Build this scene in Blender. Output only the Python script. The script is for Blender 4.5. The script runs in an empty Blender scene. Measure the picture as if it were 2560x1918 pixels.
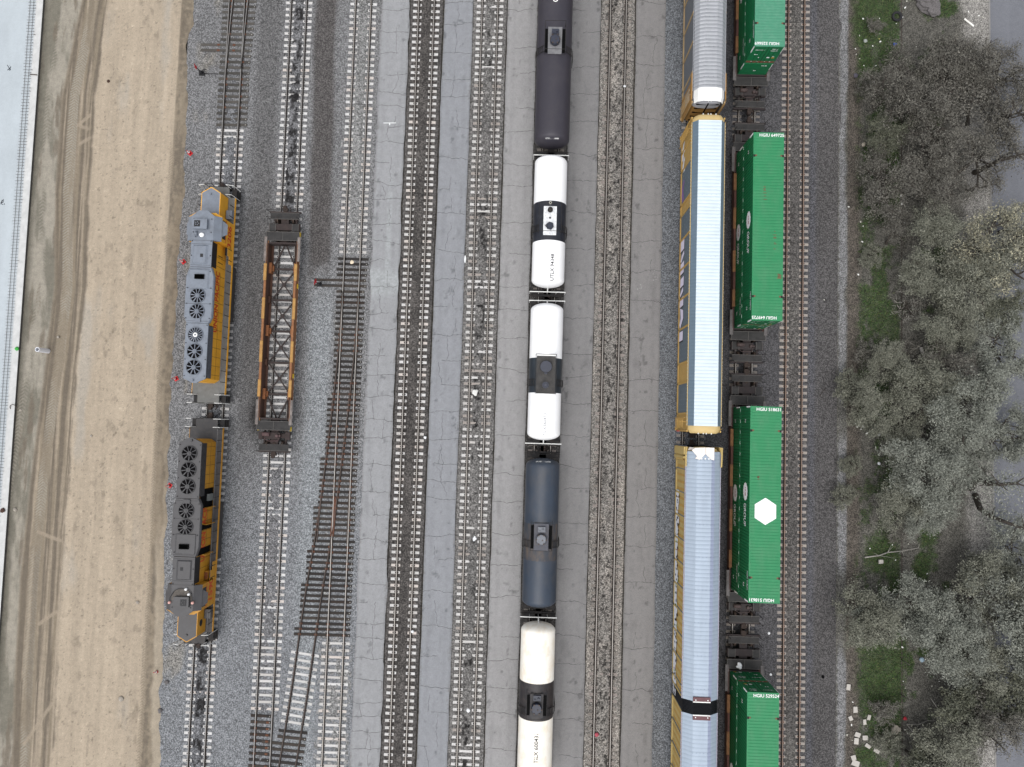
import bpy, math, random
import numpy as np
from mathutils import Vector, Matrix
random.seed(7)
rng = np.random.default_rng(11)
SC = bpy.context.scene
COL = SC.collection
R = math.radians

# ------------------------------------------------------------------ camera, sky, sun, exposure
CAM_H = 66.35
F_PX, CXP, CYP = 1777.0, 1280.0, 959.0           # focal length and centre of the 2560 x 1918 photograph
ROT = np.array([[0.99934697, -0.02914529, 0.02135848],
                [0.03031703, 0.99792732, -0.05676211],
                [-0.01965986, 0.05737256, 0.99815925]])   # rows: world axes seen from the camera


def at(u, v, z=0.0):
    """world point seen at photo pixel (u, v) at height z"""
    d = ROT @ np.array([u - CXP, CYP - v, -F_PX])
    s = (z - CAM_H) / d[2]
    return (d[0] * s, d[1] * s, z)


cd = bpy.data.cameras.new("camera")
cam = bpy.data.objects.new("camera", cd)
COL.objects.link(cam)
cd.sensor_width = 36.0
cd.sensor_fit = 'HORIZONTAL'
cd.lens = F_PX / 2560.0 * 36.0
cd.clip_start = 1.0
cd.clip_end = 3000.0
M4 = Matrix.Identity(4)
for i in range(3):
    for j in range(3):
        M4[i][j] = ROT[i][j]
M4[2][3] = CAM_H
cam.matrix_world = M4
SC.camera = cam

SUN_EL, SUN_AZ = R(68), R(200)
w = bpy.data.worlds.new("World")
SC.world = w
w.use_nodes = True
nt = w.node_tree
bg = nt.nodes["Background"]
sky = nt.nodes.new("ShaderNodeTexSky")
sky.sky_type = 'NISHITA'
sky.sun_disc = False
sky.sun_elevation = SUN_EL
sky.sun_rotation = SUN_AZ
sky.air_density = 1.0
sky.dust_density = 3.0
hs = nt.nodes.new("ShaderNodeHueSaturation")       # grey overcast
hs.inputs['Saturation'].default_value = 0.22
nt.links.new(sky.outputs[0], hs.inputs['Color'])
nt.links.new(hs.outputs[0], bg.inputs[0])
bg.inputs[1].default_value = 0.15
sl = bpy.data.lights.new("sun", 'SUN')
sl.energy = 1.0
sl.angle = R(70)
sl.color = (1.0, 0.97, 0.93)
sun = bpy.data.objects.new("sun", sl)
COL.objects.link(sun)
sun.rotation_euler = (math.pi / 2 - SUN_EL, 0, math.pi - SUN_AZ)
vs = SC.view_settings
vs.view_transform = 'Standard'
vs.look = 'None'
vs.exposure = 0.60
vs.gamma = 1.0
SC.cycles.max_bounces = 6
SC.cycles.diffuse_bounces = 4
SC.cycles.glossy_bounces = 2

# ------------------------------------------------------------------ colours and materials
KEXP = 1.2


def C(r, g, b, k=1.0):
    o = []
    for c in (r, g, b):
        c = c / 255.0
        c = c / 12.92 if c <= 0.04045 else ((c + 0.055) / 1.055) ** 2.4
        o.append(min(0.88, c / KEXP * k))
    return (o[0], o[1], o[2], 1.0)


def CA(r, g, b):
    return np.array(C(r, g, b)[:3])


def new_mat(name):
    m = bpy.data.materials.new(name)
    m.use_nodes = True
    return m, m.node_tree, m.node_tree.nodes["Principled BSDF"]


def paint(name, col, rough=0.55, metal=0.0, var=0.18, scale=1.2, dirt=None, damt=0.0, dscale=2.5, streak=(1, 1, 1), bump=0.0, spec=0.4):
    """weathered paint or metal: slow tone changes plus dirt in patches"""
    if max(col[:3]) < .62 and not name.startswith('sleeper_concrete'):
        col = tuple(c * .80 for c in col[:3]) + (1,)
    m, n, p = new_mat(name)
    L = n.links
    tc = n.nodes.new("ShaderNodeTexCoord")
    mp = n.nodes.new("ShaderNodeMapping")
    mp.inputs['Scale'].default_value = streak
    L.new(tc.outputs['Object'], mp.inputs[0])
    a = n.nodes.new("ShaderNodeTexNoise")
    a.inputs['Scale'].default_value = scale
    a.inputs['Detail'].default_value = 6
    a.inputs['Roughness'].default_value = 0.65
    L.new(mp.outputs[0], a.inputs['Vector'])
    r = n.nodes.new("ShaderNodeMapRange")
    r.inputs[1].default_value = 0.3
    r.inputs[2].default_value = 0.7
    r.inputs[3].default_value = 1.0 - var
    r.inputs[4].default_value = 1.0 + var * 0.6
    L.new(a.outputs[0], r.inputs[0])
    mx = n.nodes.new("ShaderNodeVectorMath")
    mx.operation = 'SCALE'
    mx.inputs[0].default_value = col[:3]
    L.new(r.outputs[0], mx.inputs['Scale'])
    out = mx.outputs[0]
    if dirt is not None:
        b = n.nodes.new("ShaderNodeTexNoise")
        b.inputs['Scale'].default_value = dscale
        b.inputs['Detail'].default_value = 8
        b.inputs['Roughness'].default_value = 0.7
        L.new(mp.outputs[0], b.inputs['Vector'])
        q = n.nodes.new("ShaderNodeMapRange")
        q.inputs[1].default_value = 0.45
        q.inputs[2].default_value = 0.75
        q.inputs[3].default_value = 0.0
        q.inputs[4].default_value = damt
        L.new(b.outputs[0], q.inputs[0])
        mm = n.nodes.new("ShaderNodeMix")
        mm.data_type = 'RGBA'
        L.new(q.outputs[0], mm.inputs[0])
        L.new(out, mm.inputs[6])
        mm.inputs[7].default_value = dirt
        out = mm.outputs[2]
    L.new(out, p.inputs['Base Color'])
    p.inputs['Roughness'].default_value = rough
    p.inputs['Metallic'].default_value = metal
    p.inputs['Specular IOR Level'].default_value = spec
    if bump:
        bb = n.nodes.new("ShaderNodeBump")
        bb.inputs['Strength'].default_value = bump
        bb.inputs['Distance'].default_value = 0.02
        L.new(a.outputs[0], bb.inputs['Height'])
        L.new(bb.outputs[0], p.inputs['Normal'])
    return m


def stones(name, size=0.08, contrast=0.6, fine=0.25, bump=0.6, gap=0.45, rough=0.95, col=None):
    """loose stone or grain over the mesh's own 'tone' colours (or one colour)"""
    m, n, p = new_mat(name)
    L = n.links
    tc = n.nodes.new("ShaderNodeTexCoord")
    if col is None:
        at_ = n.nodes.new("ShaderNodeAttribute")
        at_.attribute_name = "tone"
        base = at_.outputs['Color']
    else:
        rgb = n.nodes.new("ShaderNodeRGB")
        rgb.outputs[0].default_value = col
        base = rgb.outputs[0]
    v = n.nodes.new("ShaderNodeTexVoronoi")
    v.inputs['Scale'].default_value = 1.0 / size
    L.new(tc.outputs['Object'], v.inputs['Vector'])
    sp = n.nodes.new("ShaderNodeSeparateColor")
    L.new(v.outputs['Color'], sp.inputs[0])
    r = n.nodes.new("ShaderNodeMapRange")
    r.inputs[3].default_value = 1.0 - contrast
    r.inputs[4].default_value = 1.0 + contrast
    L.new(sp.outputs[0], r.inputs[0])
    d = n.nodes.new("ShaderNodeMapRange")
    d.inputs[1].default_value = 0.25
    d.inputs[2].default_value = 0.75
    d.inputs[3].default_value = 1.0
    d.inputs[4].default_value = 1.0 - gap
    L.new(v.outputs['Distance'], d.inputs[0])
    mu = n.nodes.new("ShaderNodeMath")
    mu.operation = 'MULTIPLY'
    L.new(r.outputs[0], mu.inputs[0])
    L.new(d.outputs[0], mu.inputs[1])
    a = n.nodes.new("ShaderNodeTexNoise")
    a.inputs['Scale'].default_value = 2.2
    a.inputs['Detail'].default_value = 9
    a.inputs['Roughness'].default_value = 0.72
    L.new(tc.outputs['Object'], a.inputs['Vector'])
    ar = n.nodes.new("ShaderNodeMapRange")
    ar.inputs[1].default_value = 0.25
    ar.inputs[2].default_value = 0.75
    ar.inputs[3].default_value = 1.0 - fine
    ar.inputs[4].default_value = 1.0 + fine
    L.new(a.outputs[0], ar.inputs[0])
    mu2 = n.nodes.new("ShaderNodeMath")
    mu2.operation = 'MULTIPLY'
    L.new(mu.outputs[0], mu2.inputs[0])
    L.new(ar.outputs[0], mu2.inputs[1])
    sc = n.nodes.new("ShaderNodeVectorMath")
    sc.operation = 'SCALE'
    L.new(base, sc.inputs[0])
    L.new(mu2.outputs[0], sc.inputs['Scale'])
    L.new(sc.outputs[0], p.inputs['Base Color'])
    p.inputs['Roughness'].default_value = rough
    p.inputs['Specular IOR Level'].default_value = 0.2
    if bump:
        bb = n.nodes.new("ShaderNodeBump")
        bb.inputs['Strength'].default_value = bump
        bb.inputs['Distance'].default_value = 0.03
        bb.invert = True
        L.new(v.outputs['Distance'], bb.inputs['Height'])
        L.new(bb.outputs[0], p.inputs['Normal'])
    return m


# ------------------------------------------------------------------ mesh builder
_tc = {}


def text_mesh(s, off=.008):
    if s not in _tc:
        cu = bpy.data.curves.new("t", 'FONT')
        cu.body = s
        cu.size = 1.0
        cu.align_x = 'CENTER'
        cu.align_y = 'CENTER'
        cu.resolution_u = 3
        cu.offset = 0.022 if len(s) < 5 or s == 'UNION PACIFIC' else 0.012
        o = bpy.data.objects.new("t", cu)
        COL.objects.link(o)
        me = bpy.data.meshes.new_from_object(o)
        vs_ = [tuple(v.co) for v in me.vertices]
        fs_ = [tuple(p.vertices) for p in me.polygons]
        bpy.data.objects.remove(o)
        bpy.data.curves.remove(cu)
        bpy.data.meshes.remove(me)
        _tc[s] = (vs_, fs_)
    return _tc[s]


class MB:
    def __init__(s):
        s.v, s.f, s.m, s.sm = [], [], [], []

    def add(s, vs_, fs_, m=0, smooth=False):
        b = len(s.v)
        s.v += [tuple(p) for p in vs_]
        for q in fs_:
            s.f.append(tuple(b + i for i in q))
            s.m.append(m)
            s.sm.append(smooth)

    def box(s, x0, x1, y0, y1, z0, z1, m=0, rz=0.0):
        x0, x1 = min(x0, x1), max(x0, x1)
        y0, y1 = min(y0, y1), max(y0, y1)
        z0, z1 = min(z0, z1), max(z0, z1)
        vs_ = [(x0, y0, z0), (x1, y0, z0), (x1, y1, z0), (x0, y1, z0), (x0, y0, z1), (x1, y0, z1), (x1, y1, z1), (x0, y1, z1)]
        if rz:
            cx, cy = (x0 + x1) / 2, (y0 + y1) / 2
            c_, s_ = math.cos(rz), math.sin(rz)
            vs_ = [(cx + (x - cx) * c_ - (y - cy) * s_, cy + (x - cx) * s_ + (y - cy) * c_, z) for x, y, z in vs_]
        s.add(vs_, [(0, 3, 2, 1), (4, 5, 6, 7), (0, 1, 5, 4), (1, 2, 6, 5), (2, 3, 7, 6), (3, 0, 4, 7)], m)

    def prism(s, poly, z0, z1, m=0, mt=None):
        n = len(poly)
        a = sum(poly[i][0] * poly[(i + 1) % n][1] - poly[(i + 1) % n][0] * poly[i][1] for i in range(n))
        if a < 0:
            poly = poly[::-1]
        vs_ = [(x, y, z0) for x, y in poly] + [(x, y, z1) for x, y in poly]
        s.add(vs_, [tuple(range(n))[::-1]] + [(i, (i + 1) % n, n + (i + 1) % n, n + i) for i in range(n)], m)
        s.add(vs_, [tuple(range(n, 2 * n))], m if mt is None else mt)

    def loft(s, rings, m=0, closed=True, cap=(True, True), smooth=False, mfn=None):
        n = len(rings[0])
        b = len(s.v)
        for r in rings:
            s.v += [tuple(p) for p in r]
        e = n if closed else n - 1
        for i in range(len(rings) - 1):
            for j in range(e):
                k = (j + 1) % n
                s.f.append((b + i * n + j, b + i * n + k, b + (i + 1) * n + k, b + (i + 1) * n + j))
                s.m.append(mfn(i, j) if mfn else m)
                s.sm.append(smooth)
        if closed:
            if cap[0]:
                s.f.append(tuple(b + j for j in range(n))[::-1])
                s.m.append(mfn(0, 0) if mfn else m)
                s.sm.append(False)
            if cap[1]:
                s.f.append(tuple(b + (len(rings) - 1) * n + j for j in range(n)))
                s.m.append(mfn(len(rings) - 2, 0) if mfn else m)
                s.sm.append(False)

    def cyl(s, p0, p1, r0, r1=None, n=12, m=0, smooth=True, cap=(True, True)):
        r1 = r0 if r1 is None else r1
        p0, p1 = Vector(p0), Vector(p1)
        d = (p1 - p0).normalized()
        u = d.orthogonal().normalized()
        q = d.cross(u)
        rings = []
        for p, r in ((p0, r0), (p1, r1)):
            rings.append([p + (u * math.cos(2 * math.pi * i / n) + q * math.sin(2 * math.pi * i / n)) * r for i in range(n)])
        s.loft(rings, m, True, cap, smooth)

    def tube(s, pts, r, n=5, m=0):
        for a, b in zip(pts[:-1], pts[1:]):
            s.cyl(a, b, r, r, n, m, False)

    def dome(s, c, r, h, n=16, k=4, m=0):
        rings = [[(c[0] + r * math.cos(t) * math.cos(2 * math.pi * i / n), c[1] + r * math.cos(t) * math.sin(2 * math.pi * i / n), c[2] + h * math.sin(t)) for i in range(n)]
                 for t in [j / k * math.pi / 2 * 0.98 for j in range(k + 1)]]
        s.loft(rings, m, True, (False, True), True)

    def text(s, t, size, fn, m=0):
        vs_, fs_ = text_mesh(t)
        s.add([fn(x * size, y * size) for x, y, z in vs_], fs_, m)

    def build(s, name, mats, parent=None, bevel=0.0):
        me = bpy.data.meshes.new(name)
        me.from_pydata(s.v, [], s.f)
        if not isinstance(mats, (list, tuple)):
            mats = [mats]
        for q in mats:
            me.materials.append(q)
        me.polygons.foreach_set("material_index", s.m)
        me.polygons.foreach_set("use_smooth", s.sm)
        me.update()
        o = bpy.data.objects.new(name, me)
        COL.objects.link(o)
        if parent is not None:
            o.parent = parent
        if bevel:
            bv = o.modifiers.new("bevel", 'BEVEL')
            bv.width = bevel
            bv.segments = 2
            bv.limit_method = 'ANGLE'
        return o


def tag(o, label=None, cat=None, group=None, kind=None):
    if label:
        o['label'] = label
    if cat:
        o['category'] = cat
    if group:
        o['group'] = group
    if kind:
        o['kind'] = kind
    return o


def thing(name, label, cat, loc=(0, 0, 0), rz=0.0, group=None):
    o = bpy.data.objects.new(name, None)
    COL.objects.link(o)
    o.empty_display_size = 0.3
    o.location = loc
    o.rotation_euler = (0, 0, rz)
    return tag(o, label, cat, group)


def copy_part(o, parent):
    c = o.copy()
    COL.objects.link(c)
    c.parent = parent
    for ch in list(o.children):
        copy_part(ch, c)
    return c


def place(o, loc=(0, 0, 0), rz=0.0):
    o.location = loc
    o.rotation_euler = (0, 0, rz)
    return o


# ------------------------------------------------------------------ numpy noise and ground sheets
def _h(ix, iy, sd):
    v = np.sin(ix * 127.1 + iy * 311.7 + sd * 74.7) * 43758.5453
    return v - np.floor(v)


def vn(x, y, sd=0):
    ix, iy = np.floor(x), np.floor(y)
    fx, fy = x - ix, y - iy
    fx, fy = fx * fx * (3 - 2 * fx), fy * fy * (3 - 2 * fy)
    a, b = _h(ix, iy, sd), _h(ix + 1, iy, sd)
    c, d = _h(ix, iy + 1, sd), _h(ix + 1, iy + 1, sd)
    return (a * (1 - fx) + b * fx) * (1 - fy) + (c * (1 - fx) + d * fx) * fy


def fbm(x, y, sd=0, o=4):
    t, a, s_ = 0, 0.5, 0
    for k in range(o):
        t = t + vn(x * 2 ** k, y * 2 ** k, sd + k * 3) * a
        s_ += a
        a *= 0.55
    return t / s_


def sstep(a, b, x):
    t = np.clip((x - a) / (b - a), 0, 1)
    return t * t * (3 - 2 * t)


def mixc(c, d, t):
    return c * (1 - t[..., None]) + d * t[..., None]


def sheet(name, x0, x1, y0, y1, res, fn, mat, resy=None, xl=None, xr=None):
    """ground sheet; fn(X, Y) gives height and colour; xl(y)/xr(y) bend its two long edges"""
    nx = max(2, int(round((x1 - x0) / res)) + 1)
    ny = max(2, int(round((y1 - y0) / (resy or res))) + 1)
    U, Yv = np.meshgrid(np.linspace(0, 1, nx), np.linspace(y0, y1, ny))
    XL = np.full_like(Yv, x0) if xl is None else xl(Yv)
    XR = np.full_like(Yv, x1) if xr is None else xr(Yv)
    Xv = XL + (XR - XL) * U
    Zv, col = fn(Xv, Yv)
    n = nx * ny
    co = np.stack([Xv.ravel(), Yv.ravel(), np.broadcast_to(Zv, Xv.shape).ravel()], 1).astype(np.float32)
    i = np.arange((nx - 1) * (ny - 1))
    r, c = i // (nx - 1), i % (nx - 1)
    q = np.stack([r * nx + c, r * nx + c + 1, (r + 1) * nx + c + 1, (r + 1) * nx + c], 1).astype(np.int32)
    me = bpy.data.meshes.new(name)
    me.vertices.add(n)
    me.vertices.foreach_set("co", co.ravel())
    me.loops.add(len(q) * 4)
    me.loops.foreach_set("vertex_index", q.ravel())
    me.polygons.add(len(q))
    me.polygons.foreach_set("loop_start", np.arange(len(q), dtype=np.int32) * 4)
    me.polygons.foreach_set("loop_total", np.full(len(q), 4, dtype=np.int32))
    me.polygons.foreach_set("use_smooth", np.ones(len(q), dtype=bool))
    ca = me.color_attributes.new("tone", 'FLOAT_COLOR', 'POINT')
    rgba = np.ones((n, 4), dtype=np.float32)
    rgba[:, :3] = np.clip(col.reshape(n, 3), 0.004, 0.88)
    ca.data.foreach_set("color", rgba.ravel())
    me.materials.append(mat)
    me.update()
    me.validate()
    o = bpy.data.objects.new(name, me)
    COL.objects.link(o)
    return tag(o, kind='structure')


def flat(c):
    return lambda X, Y: np.broadcast_to(c, X.shape + (3,)).copy()


YLO, YHI = -46.0, 56.0          # everything built reaches a little past the picture
# ------------------------------------------------------------------ materials
G_STONE = stones("yard_gravel", 0.085, 0.5, 0.25, 0.6)
G_BED = stones("track_ballast", 0.095, 0.62, 0.28, 0.8)
G_DIRT = stones("graded_dirt", 0.05, 0.10, 0.13, 0.25, 0.12)
G_ASPH = stones("old_asphalt", 0.035, 0.12, 0.10, 0.2, 0.15)
G_SOIL = stones("littered_soil", 0.07, 0.55, 0.4, 0.7)
G_CONC = stones("concrete_screed", 0.05, 0.03, 0.06, 0.0, 0.03, 0.85)
CRACK = paint("crack_filler", C(78, 76, 76), 0.9)
TIE = [paint("sleeper_concrete_%d" % i, C(*c), 0.9, var=0.15, scale=5, dirt=C(120, 116, 112), damt=0.45, dscale=4)
       for i, c in enumerate([(206, 204, 202), (198, 196, 193), (192, 188, 184), (212, 211, 210), (204, 195, 188)])]
TIE_DULL = [paint("sleeper_dusty_%d" % i, C(*c), 0.9, var=0.2, scale=5, dirt=C(100, 94, 88), damt=0.8, dscale=4)
            for i, c in enumerate([(150, 143, 136), (140, 133, 126), (160, 150, 144)])]
TIE_BROWN = [paint("sleeper_tan_%d" % i, C(*c), 0.9, var=0.15, scale=5, dirt=C(110, 98, 88), damt=0.5, dscale=4)
             for i, c in enumerate([(178, 170, 163), (170, 163, 157), (184, 175, 166)])]
WOOD = [paint("sleeper_timber_%d" % i, C(*c), 0.9, var=0.35, scale=2, dirt=C(40, 36, 34), damt=0.8, dscale=3, streak=(1, 9, 1))
        for i, c in enumerate([(58, 53, 49), (49, 45, 43), (72, 65, 59), (58, 48, 42), (52, 48, 46)])]
WOOD_GREY = [paint("sleeper_grey_timber_%d" % i, C(*c), 0.9, var=0.35, scale=2, dirt=C(80, 78, 76), damt=0.7, dscale=3, streak=(1, 9, 1))
             for i, c in enumerate([(84, 80, 75), (72, 69, 65), (92, 88, 83)])]
CLIP = paint("fastening_steel", C(36, 32, 30), 0.8)
CLIP_RUST = paint("fastening_rust", C(112, 72, 52), 0.9, var=0.4, scale=6)
RAIL_TOP = paint("rail_polished", C(176, 171, 165), 0.4, 0.2, var=0.08, scale=3)
RAIL_GREY = paint("rail_dull", C(150, 147, 144), 0.45, 0.25, var=0.1, scale=3)
RAIL_RUST = paint("rail_rusty", C(160, 138, 124), 0.6, 0.1, var=0.2, scale=3)
RAIL_OLD = paint("rail_unused", C(92, 80, 74), 0.7, 0.1, var=0.25, scale=3)
RAIL_FOOT = paint("rail_foot_grime", C(52, 44, 40), 0.9, var=0.3, scale=4)

# ------------------------------------------------------------------ the yard ground
def base_fn(X, Y):
    c = np.zeros(X.shape + (3,)) + CA(128, 128, 129)
    n = fbm(X * 0.25, Y * 0.12, 3)
    c = c * (0.86 + 0.28 * n)[..., None]
    low = sstep(2, -12, Y)
    c = mixc(c, CA(136, 139, 143) + 0 * c, low * 0.75)                       # paler new stone lower in the yard
    blue = sstep(-21.4, -20.2, X) * sstep(-18.2, -19.0, X) * sstep(16, 8, Y)
    c = mixc(c, CA(148, 152, 155) + 0 * c, blue * 0.85)
    lane = sstep(1.25, 0.8, np.abs(X + 20.35 + 0.02 * (Y - 27) + 0.35 * (fbm(Y * 0.25, Y * 0 + 3, 8) - .5)))
    lane = lane * sstep(12.5, 15.5, Y + 3 * (fbm(X * 1.2, Y * .8, 4) - .5))
    c = mixc(c, CA(94, 91, 90) + 0 * c, lane)
    l2 = sstep(1.6, 0.7, np.abs(X + 25.9)) * sstep(-9, 3, Y) * (0.55 + 0.45 * n)
    c = mixc(c, CA(100, 99, 99) + 0 * c, l2 * 0.9)
    wisp = sstep(0.6, 0.78, fbm(X * 0.9, Y * 0.35, 14)) * sstep(-34, -32, X) * sstep(-30, -31.5, X)
    c = mixc(c, CA(150, 143, 130) + 0 * c, wisp * 0.5)
    spill = np.exp(-(((X + 25.2) / 0.85) ** 2 + ((Y - 0.2) / 1.9) ** 2)) * (.6 + .8 * fbm(X * 3, Y * 3, 77))
    c = mixc(c, CA(45, 42, 41) + 0 * c, np.clip(spill * 1.1, 0, .9))
    return 0.0 * X - 0.02 + 0.03 * n, c


sheet("gravel_ground", -33.9, -15.0, YLO, YHI, 0.25, base_fn, G_STONE)


def right_fn(X, Y):
    n = fbm(X * 0.3, Y * 0.15, 5)
    c = np.zeros(X.shape + (3,)) + CA(120, 123, 127)
    c = mixc(c, CA(84, 84, 87) + 0 * c, sstep(14.5, 17, X))
    c = mixc(c, CA(92, 91, 93) + 0 * c, sstep(21, 22, X))
    c = mixc(c, CA(94, 92, 92) + 0 * c, sstep(25.5, 26.5, X))
    c = mixc(c, CA(98, 99, 106) + 0 * c, sstep(26.9, 26.4, X) * sstep(25.9, 26.2, X) * 0.6)
    c = c * (0.86 + 0.28 * n)[..., None]
    return 0.0 * X - 0.02 + 0.03 * n, c


sheet("gravel_ground", 12.2, 29.0, YLO, YHI, 0.25, right_fn, G_STONE)


def far_fn(X, Y):
    c = np.zeros(X.shape + (3,)) + CA(110, 106, 100)
    return 0.0 * X - 0.35, c


sheet("ground", -900, 900, -900, 900, 60, far_fn, G_SOIL)

# concrete slab of the new road at the far left
def slab_fn(X, Y):
    n = fbm(X * 1.2, Y * 0.25, 21)
    c = np.zeros(X.shape + (3,)) + CA(178, 186, 191)
    c = c * (0.9 + 0.2 * n)[..., None]
    j = sstep(0.05, 0.02, np.abs(((Y + 1.0) % 4.6) - 2.3)) * 0.10
    c = c * (1 - j)[..., None]
    e = sstep(-49.0, -48.9, X)
    c = mixc(c, CA(206, 206, 204) * (0.75 + 0.35 * fbm(X * 3, Y * 3, 4))[..., None], e * 0.9)
    return 0.0 * X + 0.26, c


sheet("concrete_pavement", -75, -48.22, YLO, YHI, 0.2, slab_fn, G_CONC)
mb = MB()
mb.box(-75, -48.2, YLO, YHI, -0.3, 0.252)
tag(mb.build("concrete_pavement_edge", paint("slab_edge", C(90, 88, 84), 0.9, var=0.3, scale=3)), kind='structure')

# graded dirt haul road between slab and yard
_yk = np.array([at(0, v)[1] for v in (0, 240, 480, 720, 960, 1200, 1440, 1680, 1918)])


def pcurve(us):
    vs_ = (0, 240, 480, 720, 960, 1200, 1440, 1680, 1918)
    p = np.array([at(u, v)[:2] for u, v in zip(us, vs_)])
    o = np.argsort(p[:, 1])
    return lambda Y: np.interp(Y, p[o, 1], p[o, 0])


CH = pcurve([236, 186, 170, 168, 139, 108, 83, 70, 62])
RB = pcurve([272, 234, 222, 214, 187, 170, 153, 140, 129])
BE = pcurve([455, 440, 426, 410, 395, 384, 374, 360, 346])
_de = np.array([at(u, v)[:2] for u, v in [(490, -300), (487, 0), (484, 60), (470, 100), (466, 200), (468, 330), (463, 380), (460, 480), (447, 650), (437, 820), (429, 960), (420, 1200), (412, 1440), (408, 1640), (402, 1760), (402, 1918), (395, 2250)]])
DE_Y, DE_X = _de[::-1, 1], _de[::-1, 0]


def dirt_right(Y):
    return np.interp(Y, DE_Y, DE_X) + 0.55 * (fbm(Y * 0.7, Y * 0 + 2, 31, 5) - .5)


def dirt_fn(X, Y):
    ch, rb, be, de = CH(Y), RB(Y), BE(Y), dirt_right(Y)
    d = X - ch
    st = fbm(X * 2.2, Y * 0.10, 40)
    st2 = fbm(X * 5.5, Y * 0.16, 47)
    n = fbm(X * 0.7, Y * 0.5, 41, 5)
    nf = fbm(X * 3, Y * 3, 43, 4)
    tan = CA(168, 155, 137)
    br = CA(134, 123, 107)
    dk = CA(112, 103, 91)
    gg = CA(120, 116, 105)
    pale = CA(153, 147, 135)
    c = np.zeros(X.shape + (3,)) + tan
    c = c * (0.74 + 0.32 * st + 0.14 * n + 0.12 * nf)[..., None]
    c = c * (1 - .22 * sstep(.64, .78, fbm(X * 1.6, Y * .9, 55, 5)))[..., None]
    c = c * (1 - .4 * sstep(.68, .8, fbm(X * 5, Y * 5, 57, 4)))[..., None]
    c = c * (.93 + .14 * fbm(X * 7, Y * .5, 58, 3))[..., None]
    c = c * (1 + .25 * sstep(.74, .82, fbm(X * 6, Y * 6, 59, 3)))[..., None]
    c = mixc(c, CA(164, 160, 152) + 0 * c, sstep(0.55, 0.8, fbm(X * .5, Y * .13, 52)) * .5)
    # churned strip beside the slab
    lz = sstep(-0.95, -1.35, d)
    lc = mixc(np.zeros(X.shape + (3,)) + gg, pale + 0 * c, sstep(0.42, 0.62, fbm(X * 1.1 + 0.05 * Y, Y * 0.22, 60, 5)))
    lc = mixc(lc, dk + 0 * c, sstep(0.58, 0.75, fbm(X * 1.6, Y * 0.3, 61, 5)) * .8)
    lc = mixc(lc, gg * .7 + 0 * c, sstep(-47.4, -48.1, X) * .8)
    tr2 = sstep(0.42, 0.3, np.abs(X - (CH(Y) - 2.9 + 0.5 * np.sin(Y * .07)))) * sstep(-20, -8, Y)
    chv2 = np.abs(((Y * 1.0 + np.abs(X - (CH(Y) - 2.9 + 0.5 * np.sin(Y * .07))) * .8) / 0.34) % 1 - .5) * 2
    lc = mixc(lc, (pale * .95) + 0 * c, tr2 * sstep(.3, .7, chv2) * .6)
    c = mixc(c, lc * (0.85 + 0.3 * nf)[..., None], lz)
    # dark wheel bands
    bz = sstep(-1.35, -1.0, d) * sstep(rb + 0.25, rb - 0.1, X + 0.5 * (n - .5))
    stripe = 0.5 + 0.5 * np.sin((X - rb) * 7.5 + 2.5 * fbm(X * .3, Y * .08, 70))
    bc = mixc(np.zeros(X.shape + (3,)) + br, dk + 0 * c, sstep(.35, .75, stripe * .6 + st2 * .55))
    bc = mixc(bc, tan * .92 + 0 * c, sstep(0.56, 0.72, fbm(X * 3.3, Y * .05, 72)) * .9)
    bc = mixc(bc, dk * .92 + 0 * c, sstep(.28, .1, np.abs(d + 1.05 + .3 * (n - .5))) * .8)
    for kk in range(5):
        off = rb - .35 * kk - .25 + .5 * (fbm(Y * .09, Y * 0 + kk, 200 + kk, 3) - .5)
        bc = mixc(bc, (tan * .86 if kk % 2 else dk * .95) + 0 * c, sstep(.13, .06, np.abs(X - off)) * sstep(.4, .55, fbm(Y * .08, Y * 0 + kk, 210 + kk, 3)) * .7)
    c = mixc(c, bc * (0.88 + 0.24 * nf)[..., None], bz)
    cz = sstep(0.52, 0.44, np.abs(d))
    chv = np.abs(((Y + np.abs(d) * .8 + .12 * fbm(X * 1.5, Y * 1.5, 91)) / 0.27) % 1 - .5) * 2
    wob = fbm(X * .9, Y * .25, 92, 4)
    c = mixc(c, mixc(br * 1.02 + 0 * c, pale * .98 + 0 * c, sstep(.3, .7, chv) * (.25 + .9 * sstep(.35, .6, wob))), cz * (.45 + .55 * sstep(.3, .55, fbm(X * .4, Y * .12, 93, 4))))
    # turning tracks of a machine crossing the bands
    for (ax, ay, bx, by) in ((196, 313, 224, 288), (196, 313, 218, 322), (200, 360, 224, 345), (95, 1330, 150, 1352), (98, 1560, 140, 1530), (60, 1860, 130, 1760)):
        p, q = np.array(at(ax, ay)[:2]), np.array(at(bx, by)[:2])
        v = q - p
        t = np.clip(((X - p[0]) * v[0] + (Y - p[1]) * v[1]) / v.dot(v), 0, 1)
        dd = np.hypot(X - p[0] - t * v[0], Y - p[1] - t * v[1])
        c = mixc(c, tan * .85 + 0 * c, sstep(.22, .1, dd) * .8)
    # kerb-side rut and bank next to the yard
    kz = sstep(be - 0.1, be + 0.15, X)
    kb = mixc(np.zeros(X.shape + (3,)) + br * .95, dk * .85 + 0 * c, sstep(.38, .62, .5 * fbm(X * 2.5, Y * .35, 80, 5) + .5 * fbm(X * 3.5, Y * 3, 81, 5)))
    tr = X - (be + 0.05)
    chv3 = np.abs(((Y + np.abs(tr) * .8 + .12 * fbm(X * 1.5, Y * 1.5, 94)) / 0.25) % 1 - .5) * 2
    c = mixc(c, kb * (0.85 + 0.3 * nf)[..., None], kz * .85)
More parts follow.
